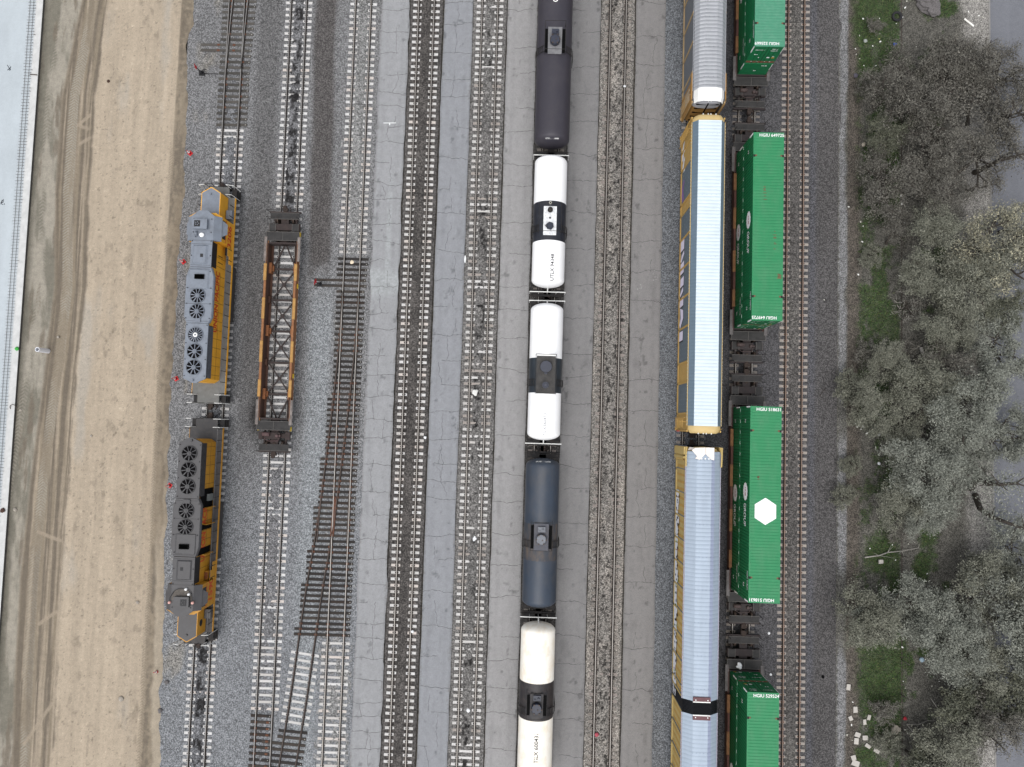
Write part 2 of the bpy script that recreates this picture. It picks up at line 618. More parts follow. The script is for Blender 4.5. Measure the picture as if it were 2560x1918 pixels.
    c = mixc(c, mixc(br * 0.9 + 0 * c, tan * .88 + 0 * c, sstep(.35, .65, chv3)), sstep(.30, .2, np.abs(tr + .25 * (fbm(Y * .3, Y * 0, 95) - .5))) * sstep(33, 30, Y) * .7 * sstep(.32, .5, fbm(X * .5, Y * .15, 96, 4)))
    sand = sstep(de - 1.0, de - 0.55, X + .25 * (n - .5)) * sstep(-8, -15, Y) + sstep(de - .45, de - .2, X) * sstep(2, -8, Y) * .6
    c = mixc(c, CA(164, 153, 136) * (0.85 + 0.25 * nf)[..., None], np.clip(sand, 0, 1))
    z = 0.02 + 0.05 * (n - .5) + cz * (-0.05 + 0.035 * sstep(.3, .7, chv)) + bz * (-0.03 + 0.05 * (stripe - .5)) + kz * 0.12 * sstep(de, de - .7, X) * (0.7 + .6 * n) + 0.03 * lz * nf
    z = z - 0.05 * sstep(de - 0.15, de, X)
    return z, c


sheet("dirt_road", -48.2, -33.0, YLO, YHI, 0.085, dirt_fn, G_DIRT, xr=lambda Y: dirt_right(Y))

# asphalt lanes between the tracks
def lane(name, xl, xr, col, seed, gapy=None, nc=(1.6, 3.4), edge=0.10):
    def f(X, Y):
        n = fbm(X * 0.6, Y * 0.25, seed)
        n2 = fbm(X * 2.5, Y * 1.5, seed + 5, 5)
        c = np.zeros(X.shape + (3,)) + CA(*col)
        c = c * (0.89 + 0.12 * n + 0.12 * n2)[..., None]
        st = sstep(0.62, 0.8, fbm(X * 1.3, Y * 0.5, seed + 9, 5))
        c = c * (1 - 0.12 * st)[..., None]
        ed = np.minimum(X - xl, xr - X)
        c = c * (1 - 0.16 * sstep(0.22, 0.0, ed + .1 * (n2 - .5)))[..., None]
        sp = sstep(.30, .0, ed + .5 * (fbm(X * 1.3, Y * .7, seed + 21, 4) - .35)) * sstep(.5, .62, fbm(X * 9, Y * 9, seed + 23, 3))
        c = mixc(c, CA(118, 116, 114) + 0 * c, sp * .8)
        tm = np.exp(-((np.abs(X - (xl + xr) / 2 + .25 * (fbm(Y * .06, Y * 0, seed + 31) - .5)) - .78) / .2) ** 2)
        c = c * (1 - .07 * tm * sstep(.3, .6, n))[..., None]
        oil = sstep(.70, .80, fbm(X * 1.9, Y * 1.5, seed + 41, 4))
        c = c * (1 - .35 * oil)[..., None]
        z = 0.03 + 0.0 * X
        if gapy is not None:
            (ya, yb, side) = gapy
            g = sstep(yb + .5, yb - .4, Y + 1.6 * (n2 - .5)) * sstep(ya - .5, ya + .4, Y + 1.6 * (n2 - .5))
            spill = sstep(.30, .12, np.abs(X - (xl + 1.55))) * sstep(ya, ya + .5, Y) * sstep(yb + 10.5, yb + 6, Y) * sstep(.42, .55, n2 + .08)
            g = np.clip(g + spill, 0, 1)
            c = mixc(c, CA(160, 163, 164) * (0.7 + .6 * fbm(X * 6, Y * 6, 3))[..., None], g)
        return z, c
    jl = lambda Y: xl + edge * (fbm(Y * 0.5, Y * 0 + seed, seed, 5) - .5) * 2
    jr = lambda Y: xr + edge * (fbm(Y * 0.5, Y * 0 + seed + 7, seed + 3, 5) - .5) * 2
    sheet(name, xl, xr, YLO, YHI, 0.11, f, G_ASPH, xl=jl, xr=jr)
    return jl, jr


def cracks(xl, xr, seed, step, longi=False):
    r = random.Random(seed)
    mb_ = MB()

    def strip(pts, w_):
        for (a, b) in zip(pts[:-1], pts[1:]):
            a, b = Vector((*a, 0.036)), Vector((*b, 0.036))
            d = (b - a)
            if d.length < 1e-5:
                continue
            nrm = Vector((-d.y, d.x, 0)).normalized() * w_ * r.uniform(.5, 1.2)
            mb_.add([a - nrm, b - nrm, b + nrm, a + nrm], [(0, 1, 2, 3)])
    y = YLO + 1
    while y < YHI:
        n = int((xr - xl) / 0.16)
        yy = y
        pts = []
        xa, xb = 0, n
        if r.random() < 0.28:
            xa, xb = (0, r.randint(n // 3, n - 3)) if r.random() < .5 else (r.randint(3, n // 2), n)
        for k in range(xa, xb + 1):
            yy += r.gauss(0, 0.045)
            pts.append((xl + (xr - xl) * k / n, yy))
        strip(pts, 0.018)
        if longi and r.random() < 0.6:
            x = xl + (xr - xl) * r.uniform(.3, .7)
            q = [(x, y)]
            for k in range(r.randint(6, 16)):
                x += r.gauss(0, .07)
                q.append((x, q[-1][1] + 0.2))
            strip(q, 0.014)
        y += r.uniform(*step)
    return mb_


LANES = [("asphalt_lane", -15.12, -12.42, (151, 152, 154), 101, (11.9, 14.2, 0), (1.2, 2.6), True),
         ("asphalt_lane", -9.06, -6.26, (143, 145, 149), 111, None, (1.5, 3.6), True),
         ("asphalt_lane", -2.9, -0.05, (153, 152, 152), 121, None, (2.2, 3.8), False),
         ("asphalt_lane", 3.2, 6.03, (134, 133, 133), 131, None, (2.0, 3.6), False),
         ("asphalt_lane", 9.44, 12.26, (133, 131, 130), 141, None, (2.4, 4.2), True)]
for i, (nm, xl, xr, col, sd, gp, st, lo) in enumerate(LANES):
    lane(nm, xl, xr, col, sd, gp, edge=0.16 if i == 0 else 0.07)
    tag(cracks(xl + .02, xr - .02, sd, st, lo).build("asphalt_cracks", CRACK), kind='structure')

# verge, sidewalk and street at the right
ROADX, WALKX, FENCEX = 42.95, 39.6, 34.55


def verge_fn(X, Y):
    n = fbm(X * 0.8, Y * 0.5, 150, 5)
    nf = fbm(X * 3, Y * 3, 151, 4)
    c = np.zeros(X.shape + (3,)) + CA(102, 100, 94)
    c = c * (0.7 + 0.6 * nf)[..., None]
    wv = .9 * (fbm(Y * .28, Y * 0 + 4, 158, 4) - .5) + .5 * (n - .5)
    pth = sstep(28.72, 28.92, X + .35 * (nf - .5)) * sstep(29.68 + wv, 29.34 + wv, X) * sstep(.22, .42, fbm(X * .5, Y * .18, 159, 4) + .12) * (1 - .85 * sstep(-11.5, -13.5, Y) * sstep(-20.5, -18.5, Y)) * (1 - .8 * sstep(3.5, 2.5, Y) * sstep(-1.5, .5, Y))
    c = mixc(c, CA(136, 136, 137) * (.75 + .45 * fbm(X * 7, Y * 7, 3))[..., None], pth)
    c = mixc(c, CA(96, 89, 82) * (.7 + .6 * nf)[..., None], sstep(29.5, 29.7, X) * sstep(31.2, 30.4, X) * .8)
    c = mixc(c, CA(62, 78, 44) * (.45 + 1.0 * nf)[..., None], GRASS(X, Y) * .85)
    c = mixc(c, CA(158, 155, 150) * (.9 + .2 * nf)[..., None], sstep(39.7, 41.2, X + 2.2 * (n - .5)))
    return 0.03 * n - 0.01 + 0.0 * X, c


GP = [(2175, 40, 40, 90), (2210, 30, 45, 60), (2165, 165, 22, 50), (2215, 120, 22, 40), (2355, 20, 60, 26), (2335, 300, 20, 26), (2240, 1640, 26, 60),
      (2232, 1740, 28, 100), (2190, 1700, 40, 90), (2320, 1340, 24, 36), (2305, 1410, 24, 36), (2320, 1632, 34, 12), (2272, 1660, 10, 26), (2237, 1868, 9, 11), (2330, 905, 26, 30), (2345, 855, 20, 18), (2165, 1890, 26, 22), (2205, 1385, 34, 44)]
GPW = [(*at(u, v)[:2], a / 27.0, b / 27.0) for u, v, a, b in GP]
GX0, GX1 = at(2150, 960)[0], at(2252, 960)[0]


def GRASS(X, Y):
    g = 0 * X
    n1 = fbm(X * .55, Y * .32, 160, 5)
    n2 = fbm(X * 2.2, Y * 1.7, 161, 4)
    for (x, y, a, b) in GPW:
        g = np.maximum(g, sstep(1.3, 0.7, np.hypot((X - x) / a, (Y - y) / b) + 1.3 * (n1 - .5) + .9 * (n2 - .5)))
    band = sstep(GX0 - .6, GX0 + .5, X + 1.5 * (n2 - .5)) * sstep(GX1 + .1, GX1 - .3, X)
    g = np.maximum(g, band * sstep(.46, .62, n1 * .75 + n2 * .3 + .03) * .9)
    g = np.maximum(g, sstep(.6, .72, fbm(X * .7, Y * .6, 163, 4)) * sstep(39.5, 38.5, X) * sstep(30.8, 31.5, X) * .7)
    return np.clip(g, 0, 1)


sheet("soil_verge", 28.7, ROADX, YLO, YHI, 0.14, verge_fn, G_SOIL)


def road_fn(X, Y):
    n = fbm(X * .5, Y * .15, 171)
    c = np.zeros(X.shape + (3,)) + CA(116, 118, 124)
    c = c * (0.92 + .14 * n)[..., None]
    gut = sstep(44.9, 44.75, X) * 0.06
    return 0.0 * X - 0.10, c * (1 + gut)[..., None]


sheet("street_asphalt", ROADX, 75, YLO, YHI, 0.25, road_fn, G_ASPH)
mb = MB()
mb.box(ROADX - .12, ROADX + .02, YLO, YHI, -0.3, 0.03)
tag(mb.build("kerb", paint("kerb_concrete", C(150, 148, 145), 0.9, var=.2, scale=2)), kind='structure')

# grass blades in the patches: nobody could count them
bl_v, bl_f, bl_m = [], [], []
NB = 60000
PX, PY = rng.uniform(30.5, 40, NB), rng.uniform(-33, 43, NB)
GW = GRASS(PX, PY)
ok = rng.random(NB) < GW * 1.1 - .12
for px, py in zip(PX[ok], PY[ok]):
    th = rng.random() * 6.283
    L_, w_ = rng.uniform(.08, .26), rng.uniform(.014, .034)
    dx, dy = math.cos(th), math.sin(th)
    o = len(bl_v)
    bl_v += [(px - dy * w_, py + dx * w_, 0.0), (px + dy * w_, py - dx * w_, 0.0), (px + dx * L_, py + dy * L_, rng.uniform(.06, .2))]
    bl_f.append((o, o + 1, o + 2))
    bl_m.append(int(rng.random() * 4))
mb = MB()
mb.v, mb.f, mb.m, mb.sm = bl_v, bl_f, bl_m, [False] * len(bl_f)
GRM = [paint("grass_%d" % i, C(*c), .8, var=.25, scale=2) for i, c in enumerate([(58, 92, 36), (72, 106, 42), (48, 76, 34), (98, 106, 62)])]
tag(mb.build("grass", GRM), "rough green grass growing in patches along the verge", "grass", kind='stuff')

# ------------------------------------------------------------------ railway tracks
TX = dict(a=-29.23, b=-23.18, c=-16.91, d=-10.78, e=-4.63, f=1.58, g=7.70, h=15.24, i=20.05, j=24.67)
GA = 0.754                                         # half the distance between rail centres


def bed(xc, col, half=1.48, grime=0.3, soot=None, seed=0, cover=0.5, lvl=0.0, pale=None, sidecol=None):
    """ballast of one track: shoulders, cribs and a mound that hides the middle of most sleepers"""
    col = np.array(CA(*col))

    def f(X, Y):
        d = X - xc
        cv = cover(Y) if callable(cover) else cover
        n = fbm(X * 2.4, Y * 2.4, seed, 4)
        n2 = fbm(X * 0.7, Y * 0.35, seed + 4, 4)
        c = np.zeros(X.shape + (3,)) + col
        c = c * (0.82 + 0.36 * n2)[..., None]
        if sidecol is not None:
            c = mixc(c, CA(*sidecol) + 0 * c, sstep(.95, 1.2, np.abs(d)))
        if pale is not None:
            c = mixc(c, CA(*pale) + 0 * c, sstep(.5, .75, n2) * .7)
        gr = sstep(.27, .10, np.abs(np.abs(d) - GA)) * grime
        c = mixc(c, CA(66, 56, 50) + 0 * c, gr)
        if soot is not None:
            s_ = soot(X, Y, d)
            c = mixc(c, CA(34, 32, 32) + 0 * c, np.clip(s_, 0, .93))
        mound = sstep(.54, .32, np.abs(d) + .16 * (n - .5)) * sstep(.36, .56, cv - .5 + fbm(X * .5, Y * .45, seed + 9, 3) * .7 + n * .3) * (.075 + .04 * n)
        z = -0.012 + lvl + 0.05 * (n - .5) + mound
        z = z - 0.05 * sstep(half - .2, half, np.abs(d))
        return z, c
    sheet("ballast_bed", xc - half, xc + half, YLO, YHI, 0.09, f, G_BED,
          xl=lambda Y: xc - half - .09 * (fbm(Y * 1.3, Y * 0, seed + 1, 3) - .5), xr=lambda Y: xc + half + .09 * (fbm(Y * 1.3, Y * 0, seed + 2, 3) - .5))


def sleeper_bm(L_=2.56, w_=0.235, clip=True, xoff=0.0, dip=True):
    mb_ = MB()
    h = L_ / 2
    prof = [(-h, .03), (-h + .62, .03), (-.3, .018 if dip else .03), (.3, .018 if dip else .03), (h - .62, .03), (h, .03)]
    rings = []
    for x, z in prof:
        ww = w_ if abs(x) > .5 else w_ * .88
        rings.append([(x + xoff, -ww / 2 - .02, -.17), (x + xoff, ww / 2 + .02, -.17), (x + xoff, ww / 2, z), (x + xoff, -ww / 2, z)])
    mb_.loft(rings, 0)
    if clip:
        for sx in (-GA, GA):
            for s in (-.125, .125):
                mb_.box(sx + s - .035, sx + s + .035, -.06, .06, .025, .07, 1)
    return mb_


def rail_obj(pts, top, parent, off, head=0.032, foot=0.095, m_foot=None):
    """a rail swept along pts [(x, y)], off to one side"""
    mb_ = MB()
    prof = [(-foot, .03), (-foot, .045), (-.016, .06), (-.016, .16), (-head, .166), (-head, .2), (head, .2), (head, .166), (.016, .16), (.016, .06), (foot, .045), (foot, .03)]
    rings = []
    for i, (x, y) in enumerate(pts):
        a, b = pts[max(0, i - 1)], pts[min(len(pts) - 1, i + 1)]
        d = Vector((b[0] - a[0], b[1] - a[1])).normalized()
        nx, ny = d.y, -d.x
        rings.append([(x + nx * (off + p), y + ny * (off + p), z) for p, z in prof])
    mb_.loft(rings, 0, mfn=lambda i, j: 1 if j in (4, 5, 6) else 0)
    return mb_.build("rail", [m_foot or RAIL_FOOT, top], parent)


def track(label, xc, mats, top, spacing=0.608, y0=YLO + .2, y1=YHI - .2, skip=(), hide=(), group="parallel railway tracks of the yard", clip=CLIP, ends=None, jitter=.012, gy=None, cat="railway track", tr=True):
    t = thing("railway_track", label, cat, (xc, 0, 0), 0, group)
    if tr:
        straight = [(0, y0), (0, y1)]
        rail_obj(straight, top, t, -GA)
        rail_obj(straight, top, t, GA)
    protos = []
    for i, q in enumerate(mats):
        for k in range(2):
            protos.append(sleeper_bm(2.56 + .02 * k))
    me = []
    for i, q in enumerate(mats):
        o = sleeper_bm().build("sleeper", [q, clip], t)
        me.append(o)
    ys = []
    y = y0 + .2
    while y < y1:
        if not any(a <= y <= b for a, b in skip):
            ys.append(y + random.gauss(0, jitter))
        y += spacing
    vis = [y for y in ys if -33.5 < y < 42 and not any(a <= y <= b for a, b in hide)]
    vis.sort(key=lambda y: abs(y - 2))
    show = vis[:100]
    rest = [y for y in ys if y not in set(show)]
    used = set()
    for k, y in enumerate(show):
        p = me[random.randrange(len(me))]
        if p.name in used:
            p = copy_part(p, t)
        else:
            used.add(p.name)
        place(p, (random.gauss(0, .012), y, random.uniform(-.012, .006)), random.gauss(0, .006))
    for p in list(me):
        if p.name not in used:
            bpy.data.objects.remove(p)
    if rest:
        mb_ = MB()
        base = sleeper_bm()
        for y in rest:
            z = random.uniform(-.012, .006)
            o = len(mb_.v)
            mb_.v += [(a, b + y, c + z) for a, b, c in base.v]
            mb_.f += [tuple(o + i for i in q) for q in base.f]
            mb_.m += base.m
            mb_.sm += base.sm
        tag(mb_.build("sleepers", [mats[0], clip], t), kind='stuff')
    return t


def blob(X, Y, lo=.55, hi=.7, sd=0, sx=1.4, sy=.8):
    return sstep(lo, hi, fbm(X * sx, Y * sy, sd, 5))


# ballast per track
bed(TX['a'], (122, 123, 126), 1.55, .4, lambda X, Y, d: sstep(.85, .2, np.abs(d - .05 + .4 * (fbm(X * 2, Y * 1.3, 36, 3) - .5))) * sstep(-17, -21, Y) * (.08 + .85 * blob(X, Y, .44, .62, 5, 1.5, 1.2) * (.25 + 1.1 * blob(X, Y, .38, .55, 25, 4.5, 4.0))) + .6 * blob(X, Y, .6, .72, 6) * sstep(-18, -22, Y) * sstep(1.5, .8, np.abs(d)), 201, lambda Y: .58 - .25 * sstep(26, 28, Y))
bed(TX['b'], (124, 124, 126), 1.45, .25, lambda X, Y, d: sstep(.68, .2, np.abs(d + .3 * (fbm(X * 2, Y * 1.3, 35, 3) - .5))) * (.06 + .95 * blob(X, Y, .45, .62, 8, 1.7, 1.4) * (.15 + 1.1 * blob(X, Y, .40, .58, 28, 4.5, 4.0))) * (.35 * sstep(-2, 3, Y) + .55 * sstep(15, 18, Y)) + sstep(2., 1.2, np.abs(d + .9)) * blob(X, Y, .64, .70, 9, 1.1, 1.1) * sstep(19, 22, Y) + sstep(.5, .2, np.abs(d)) * blob(X, Y, .56, .66, 10) * .7 * sstep(-8, 2, Y), 211, lambda Y: .52 - .3 * sstep(-3, -1, Y) * sstep(18, 16, Y) - .2 * sstep(-18, -21, Y))
bed(TX['c'], (142, 142, 141), 1.75, .2, None, 221, lambda Y: .60 - .5 * sstep(-21.5, -20, Y) * sstep(16, 15, Y) - .3 * sstep(-20, -22, Y))
bed(TX['d'], (106, 102, 99), 1.58, .6, lambda X, Y, d: .25 * blob(X, Y, .45, .65, 12) + .25 * sstep(.9, .3, np.abs(d)), 231, .86, sidecol=(98, 95, 93))
bed(TX['e'], (121, 119, 117), 1.62, .3, lambda X, Y, d: sstep(.6, .2, np.abs(d)) * blob(X, Y, .54, .66, 15, 1.5, 1.0) * (.2 + blob(X, Y, .4, .58, 29, 4.5, 4.)), 241, .58)
bed(TX['f'], (84, 82, 80), 1.62, .5, lambda X, Y, d: sstep(.7, .3, np.abs(d)) * .5, 251, .6)
bed(TX['g'], (138, 134, 129), 1.60, .85, lambda X, Y, d: sstep(1.3, .9, np.abs(d)) * blob(X, Y, .60, .68, 18, 6.0, 4.2) * .9 + sstep(1.3, .9, np.abs(d)) * blob(X, Y, .62, .7, 19, 2.0, 1.2) * .5, 261, .62, lvl=.03, pale=(165, 158, 150))
bed(TX['h'], (108, 110, 115), 1.6, .4, None, 271, .5)
bed(TX['i'], (84, 85, 89), 1.6, .5, lambda X, Y, d: sstep(.6, .3, np.abs(d)) * .6, 281, .55)
bed(TX['j'], (102, 99, 97), 1.55, .6, None, 291, .84, pale=(114, 111, 107))

# the ten tracks
T_A = track("westernmost track, beside the dirt road, with switch points at its top end", TX['a'], TIE, RAIL_GREY, skip=((27.6, 60),), hide=((-19, 21.5),))
T_B = track("soot-spotted track under the empty orange well car", TX['b'], TIE, RAIL_GREY, skip=((-34.5, -27.0),))
T_C = track("turnout track whose concrete sleepers give way to long timbers and a crossing frog", TX['c'], TIE, RAIL_TOP, skip=((-20.4, 15.4),))
T_D = track("track on blackened ballast between two asphalt lanes", TX['d'], TIE, RAIL_TOP, jitter=.02)
T_E = track("grey-ballast track just west of the tank cars", TX['e'], TIE[:3] + TIE_BROWN[:1], RAIL_TOP, jitter=.02)
T_F = track("track under the row of tank cars", TX['f'], TIE_DULL, RAIL_TOP, hide=((26.3, 50), (13, 24), (-.8, 10.3), (-15.4, -3.6), (-40, -18)))
T_G = track("buried track with grimy rails and hardly visible sleepers, just east of the tank cars", TX['g'], TIE_DULL, RAIL_TOP)
T_H = track("track under the yellow-sided autorack cars", TX['h'], TIE_BROWN, RAIL_TOP, hide=((0, 27.3), (29, 60), (-40, -2)))
T_I = track("track under the green container train", TX['i'], TIE_DULL, RAIL_TOP, hide=((-40, -18.6), (-16.6, 4.6), (6.8, 28), (30.5, 60)))
T_J = track("easternmost track with two rust-red railheads and nothing parked on it", TX['j'], TIE_BROWN, RAIL_RUST, clip=CLIP_RUST)

# timbers and switch rails of the turnout on track c
def timber(parent, xa, xb, y, m, rz=0.0, plates=(), w_=.24, z=.055, zr=None):
    mb_ = MB()
    L_ = (xb - xa)
    mb_.box(-L_ / 2, L_ / 2, -w_ / 2, w_ / 2, -.17, z)
    for q in plates:
        mb_.box(q - .13, q + .13, -w_ / 2 + .03, w_ / 2 - .03, z, z + .012, 1)
    if random.random() < .6:
        mb_.box(L_ / 2 - .16, L_ / 2 - .10, -.03, .03, z, z + .006, 2)
    o = mb_.build("timber_sleeper", [m, CLIP_RUST if random.random() < .5 else CLIP, PLATE], parent)
    return place(o, ((xa + xb) / 2, y, random.uniform(-.01, .006)), rz + random.gauss(0, .006))


PLATE = paint("tag_plate", C(215, 212, 205), .6)
xc = TX['c']
DIV = [(-.002, 12.9), (-.05, 9.6), (-.16, 6.2), (-.31, 3.6), (-.50, 1.0), (-.73, -1.9), (-1.15, -7.2), (-1.75, -12.8), (-2.05, -14.4), (-2.62, -19.9), (-3.12, -25.2), (-3.95, -32.0), (-5.2, -41)]
DIV = [(x, y) for x, y in DIV]
_dy = np.array([p[1] for p in DIV][::-1])
_dx = np.array([p[0] for p in DIV][::-1])
ysm = np.arange(-44, 13.0, .8)
xsm = np.interp(ysm, _dy, _dx)
for _ in range(6):
    xsm[1:-1] = (xsm[:-2] + 2 * xsm[1:-1] + xsm[2:]) / 4
div = list(zip(xsm.tolist(), ysm.tolist()))[::-1]
FROG_Y = -8.2
left = [p for p in div]
rail_obj([(x, y) for x, y in left if y < 12.4], RAIL_OLD, T_C, GA, head=.034)       # sweep runs south, so +off lies west
rail_obj([(x, y) for x, y in left if y < 12.4], RAIL_OLD, T_C, -GA, head=.034)
y = 15.15
ti = 0
while y > -20.3:
    dv = float(np.interp(y, ysm, xsm))
    if y > 13.45:
        xa, xb = -1.38, 1.5
    elif y > 12.45:
        xa, xb = -3.55, 1.45
    else:
        stp = (math.floor((-dv) / .42)) * .42
        xa, xb = -1.36 - stp, 1.30
    pl = [p - (xa + xb) / 2 for p in (-GA, GA, dv - GA, dv + GA) if xa < p < xb]
    timber(T_C, xa + random.gauss(0, .02), xb + random.gauss(0, .03), y, random.choice(WOOD), 0, pl)
    y -= .505 + random.gauss(0, .012)
    ti += 1
# frog, guard rails
mb = MB()
mb.box(-.16, .16, -1.7, 1.7, .03, .17)
mb.box(-.05, .05, -1.9, 1.9, .17, .185)
fr = mb.build("frog", paint("frog_rust", C(110, 70, 52), .8, var=.4, scale=5), T_C)
place(fr, (-.75 + .02, -9.0 - .2, 0), -.05)
fx = float(np.interp(-9.2, ysm, xsm))
place(fr, ((-GA + fx + GA) / 2, -9.2, 0), -.05)
for sx, y0 in ((-.0 + GA - .10, -9.2), (fx - GA + .10, -9.2)):
    mb = MB()
    mb.box(-.03, .03, -2.3, 2.3, .03, .19)
    place(mb.build("guard_rail", RAIL_OLD, T_C), (sx, y0, 0), 0 if sx > 0 else -.06)
# concrete sleepers of the diverging leg, then timbers
for k in range(11):
    y = -21.7 - .62 * k
    xm = float(np.interp(y, ysm, xsm))
    o = sleeper_bm(2.6).build("sleeper", [TIE[k % 3], CLIP], T_C)
    place(o, (xm, y, 0), -.125)
for k in range(24):
    y = -28.7 - .55 * k
    xm = float(np.interp(y, ysm, xsm))
    timber(T_C, xm - 1.35 - .02 * k - (1.3 if k > 1 else 0), xm + 1.3, y, random.choice(WOOD), -.06, [])
# timbers of the neighbouring track where the two run together
for k in range(13):
    timber(T_B, -1.25, .62, -27.4 - .56 * k, random.choice(WOOD), -.02, [-.45, .95 - .3])
# switch points at the top of track a
for s in (-1, 1):
    pts = [(0.02, 33.4), (0.05, 34.6), (0.13, 36.5), (.22, 38.4), (.40, 41.5), (.75, 46), (1.5, 55)]
    rail_obj(pts, RAIL_GREY, T_A, -s * (GA - .02), head=.03)
y = 27.9
k = 0
while y < 55:
    big = 34.9 < y < 36.0
    dv = max(0.0, (y - 33.4) * .045)
    timber(T_A, (-3.35 if big else -1.42), 1.55 + min(.35, dv), y, random.choice(WOOD_GREY), 0, [-GA, GA])
    y += .56 + random.gauss(0, .015)
    k += 1


def switch_stand(label, x, y, tgt_dir, long_=1.0):
    t = thing("switch_stand", label, "switch stand", (x, y, 0), 0)
    blk = paint("stand_black", C(36, 36, 38), .6)
    red = paint("target_red", C(190, 28, 40), .5)
    mb_ = MB()
    mb_.prism([(-.28, -.2), (.28, -.2), (.2, .2), (-.2, .2)], .03, .16)
    mb_.box(-.14, .14, -.14, .14, .16, .42)
    mb_.cyl((0, 0, .42), (0, 0, .5), .16, .1, 10)
    mb_.build("base", blk, t)
    mb_ = MB()
    mb_.tube([(.1, .16, .3), (.35, .3, .34), (.5, .34, .2)], .03)
    mb_.build("lever", blk, t)
    mb_ = MB()
    mb_.cyl((0, 0, .45), (0, 0, 1.35), .035, .03, 8)
    mb_.build("mast", blk, t)
    mb_ = MB()
    c_, s_ = math.cos(tgt_dir), math.sin(tgt_dir)
    for zc, ww in ((1.42, .30),):
        vs_ = []
        for th in (-.012, .012):
            for k in range(14):
                a = 2 * math.pi * k / 14
                u, v = ww * math.cos(a), .2 * math.sin(a)
                vs_.append((u * c_ - th * s_, u * s_ + th * c_, zc + v))
        mb_.add(vs_, [tuple(range(14))[::-1], tuple(range(14, 28))] + [(i, (i + 1) % 14, 14 + (i + 1) % 14, 14 + i) for i in range(14)])
    mb_.box(-.09, .09, -.09, .09, 1.30, 1.36)
    mb_.build("target", red, t)
    mb_ = MB()
    mb_.box(.2, long_, -.03, .03, .06, .09)
    mb_.build("connecting_rod", blk, t)
    return t


p = at(505.6, 185)
switch_stand("switch stand with a leaning red target near the top of the westernmost track", p[0], p[1], 1.9, 1.6)
p = at(799, 712)
switch_stand("low switch stand with a small red target left of the turnout timbers", p[0], p[1], 1.3, 1.6)

# ------------------------------------------------------------------ rolling stock: shared pieces
BLK = paint("underframe_black", C(38, 37, 38), .75, var=.3, scale=3, dirt=C(72, 62, 54), damt=.5)
DKB = paint("underframe_brown", C(74, 62, 60), .8, var=.3, scale=3, dirt=C(52, 48, 48), damt=.7)
STEEL = paint("wheel_steel", C(88, 74, 66), .6, .2, var=.3, scale=4)
WHITE_RAIL = paint("white_handrail", C(235, 235, 232), .5, var=.05)
COUPLER = paint("coupler_rust", C(62, 50, 44), .85, var=.4, scale=5)


def grate_mat(name, a, b, sx=26.0, sy=26.0):
    m, n, p = new_mat(name)
    L = n.links
    tc = n.nodes.new("ShaderNodeTexCoord")
    br = n.nodes.new("ShaderNodeTexBrick")
    br.offset = 0.0
    br.inputs['Scale'].default_value = 8.0
    br.inputs['Mortar Size'].default_value = .035
    br.inputs['Brick Width'].default_value = .5
    br.inputs['Row Height'].default_value = .5
    br.inputs['Color1'].default_value = a
    br.inputs['Color2'].default_value = a
    br.inputs['Mortar'].default_value = b
    no = n.nodes.new("ShaderNodeTexNoise")
    no.inputs['Scale'].default_value = 2.5
    no.inputs['Detail'].default_value = 5
    r = n.nodes.new("ShaderNodeMapRange")
    r.inputs[1].default_value = .3
    r.inputs[2].default_value = .7
    r.inputs[3].default_value = .65
    r.inputs[4].default_value = 1.3
    sc = n.nodes.new("ShaderNodeVectorMath")
    sc.operation = 'SCALE'
    L.new(tc.outputs['Object'], br.inputs['Vector'])
    L.new(tc.outputs['Object'], no.inputs['Vector'])
    L.new(no.outputs[0], r.inputs[0])
    L.new(br.outputs[0], sc.inputs[0])
    L.new(r.outputs[0], sc.inputs['Scale'])
    L.new(sc.outputs[0], p.inputs['Base Color'])
    p.inputs['Roughness'].default_value = .8
    return m


GRATE = grate_mat("walkway_grating", C(36, 35, 35), C(66, 64, 63))
GRATE_L = grate_mat("side_walkway_grating", C(104, 94, 90), C(150, 146, 142))


def bogie(parent, y, m=None, axles=2, wb=1.75):
    m = m or BLK
    mb_ = MB()
    for s in (-1, 1):
        x = s * 1.0
        L_ = wb / 2 * (axles - 1) + .35
        mb_.prism([(x - .07, -L_), (x + .07, -L_), (x + .07, L_), (x - .07, L_)], .55, .78)
        for a in range(axles):
            ya = (a - (axles - 1) / 2) * wb
            mb_.box(x - .1, x + .1, ya - .2, ya + .2, .48, .86)
    mb_.box(-1.0, 1.0, -.22, .22, .6, .92)
    b = place(mb_.build("bogie", m, parent), (0, y, 0))
    w0 = None
    for a in range(axles):
        ya = (a - (axles - 1) / 2) * wb
        if w0 is None:
            q = MB()
            for s in (-1, 1):
                q.cyl((s * .69, 0, .2 + .42), (s * .82, 0, .2 + .42), .42, .42, 20)
                q.cyl((s * .66, 0, .2 + .42), (s * .69, 0, .2 + .42), .46, .46, 20)
            q.cyl((-.95, 0, .62), (.95, 0, .62), .09, .09, 10)
            w0 = q.build("wheelset", STEEL, b)
            o = w0
        else:
            o = copy_part(w0, b)
        place(o, (0, ya, 0))
    return b


def coupler(parent, y, s, z=.95, L_=.55):
    mb_ = MB()
    mb_.box(-.12, .12, min(y - s * .9, y), max(y - s * .9, y), z - .1, z + .1)
    mb_.prism([(-.2, y), (.2, y), (.26, y + s * L_ * .55), (.1, y + s * L_ * .6), (.08, y + s * L_), (-.18, y + s * L_), (-.24, y + s * L_ * .4)], z - .16, z + .16)
    mb_.tube([(.35, y - s * .1, z - .05), (.42, y + s * .3, z - .25), (.25, y + s * .55, z - .35)], .035)
    return mb_.build("coupler", COUPLER, parent)


# ------------------------------------------------------------------ locomotives
LOCO_C = -29.25
FAN_DARK = paint("fan_grille_black", C(9, 9, 10), .8, spec=.1)


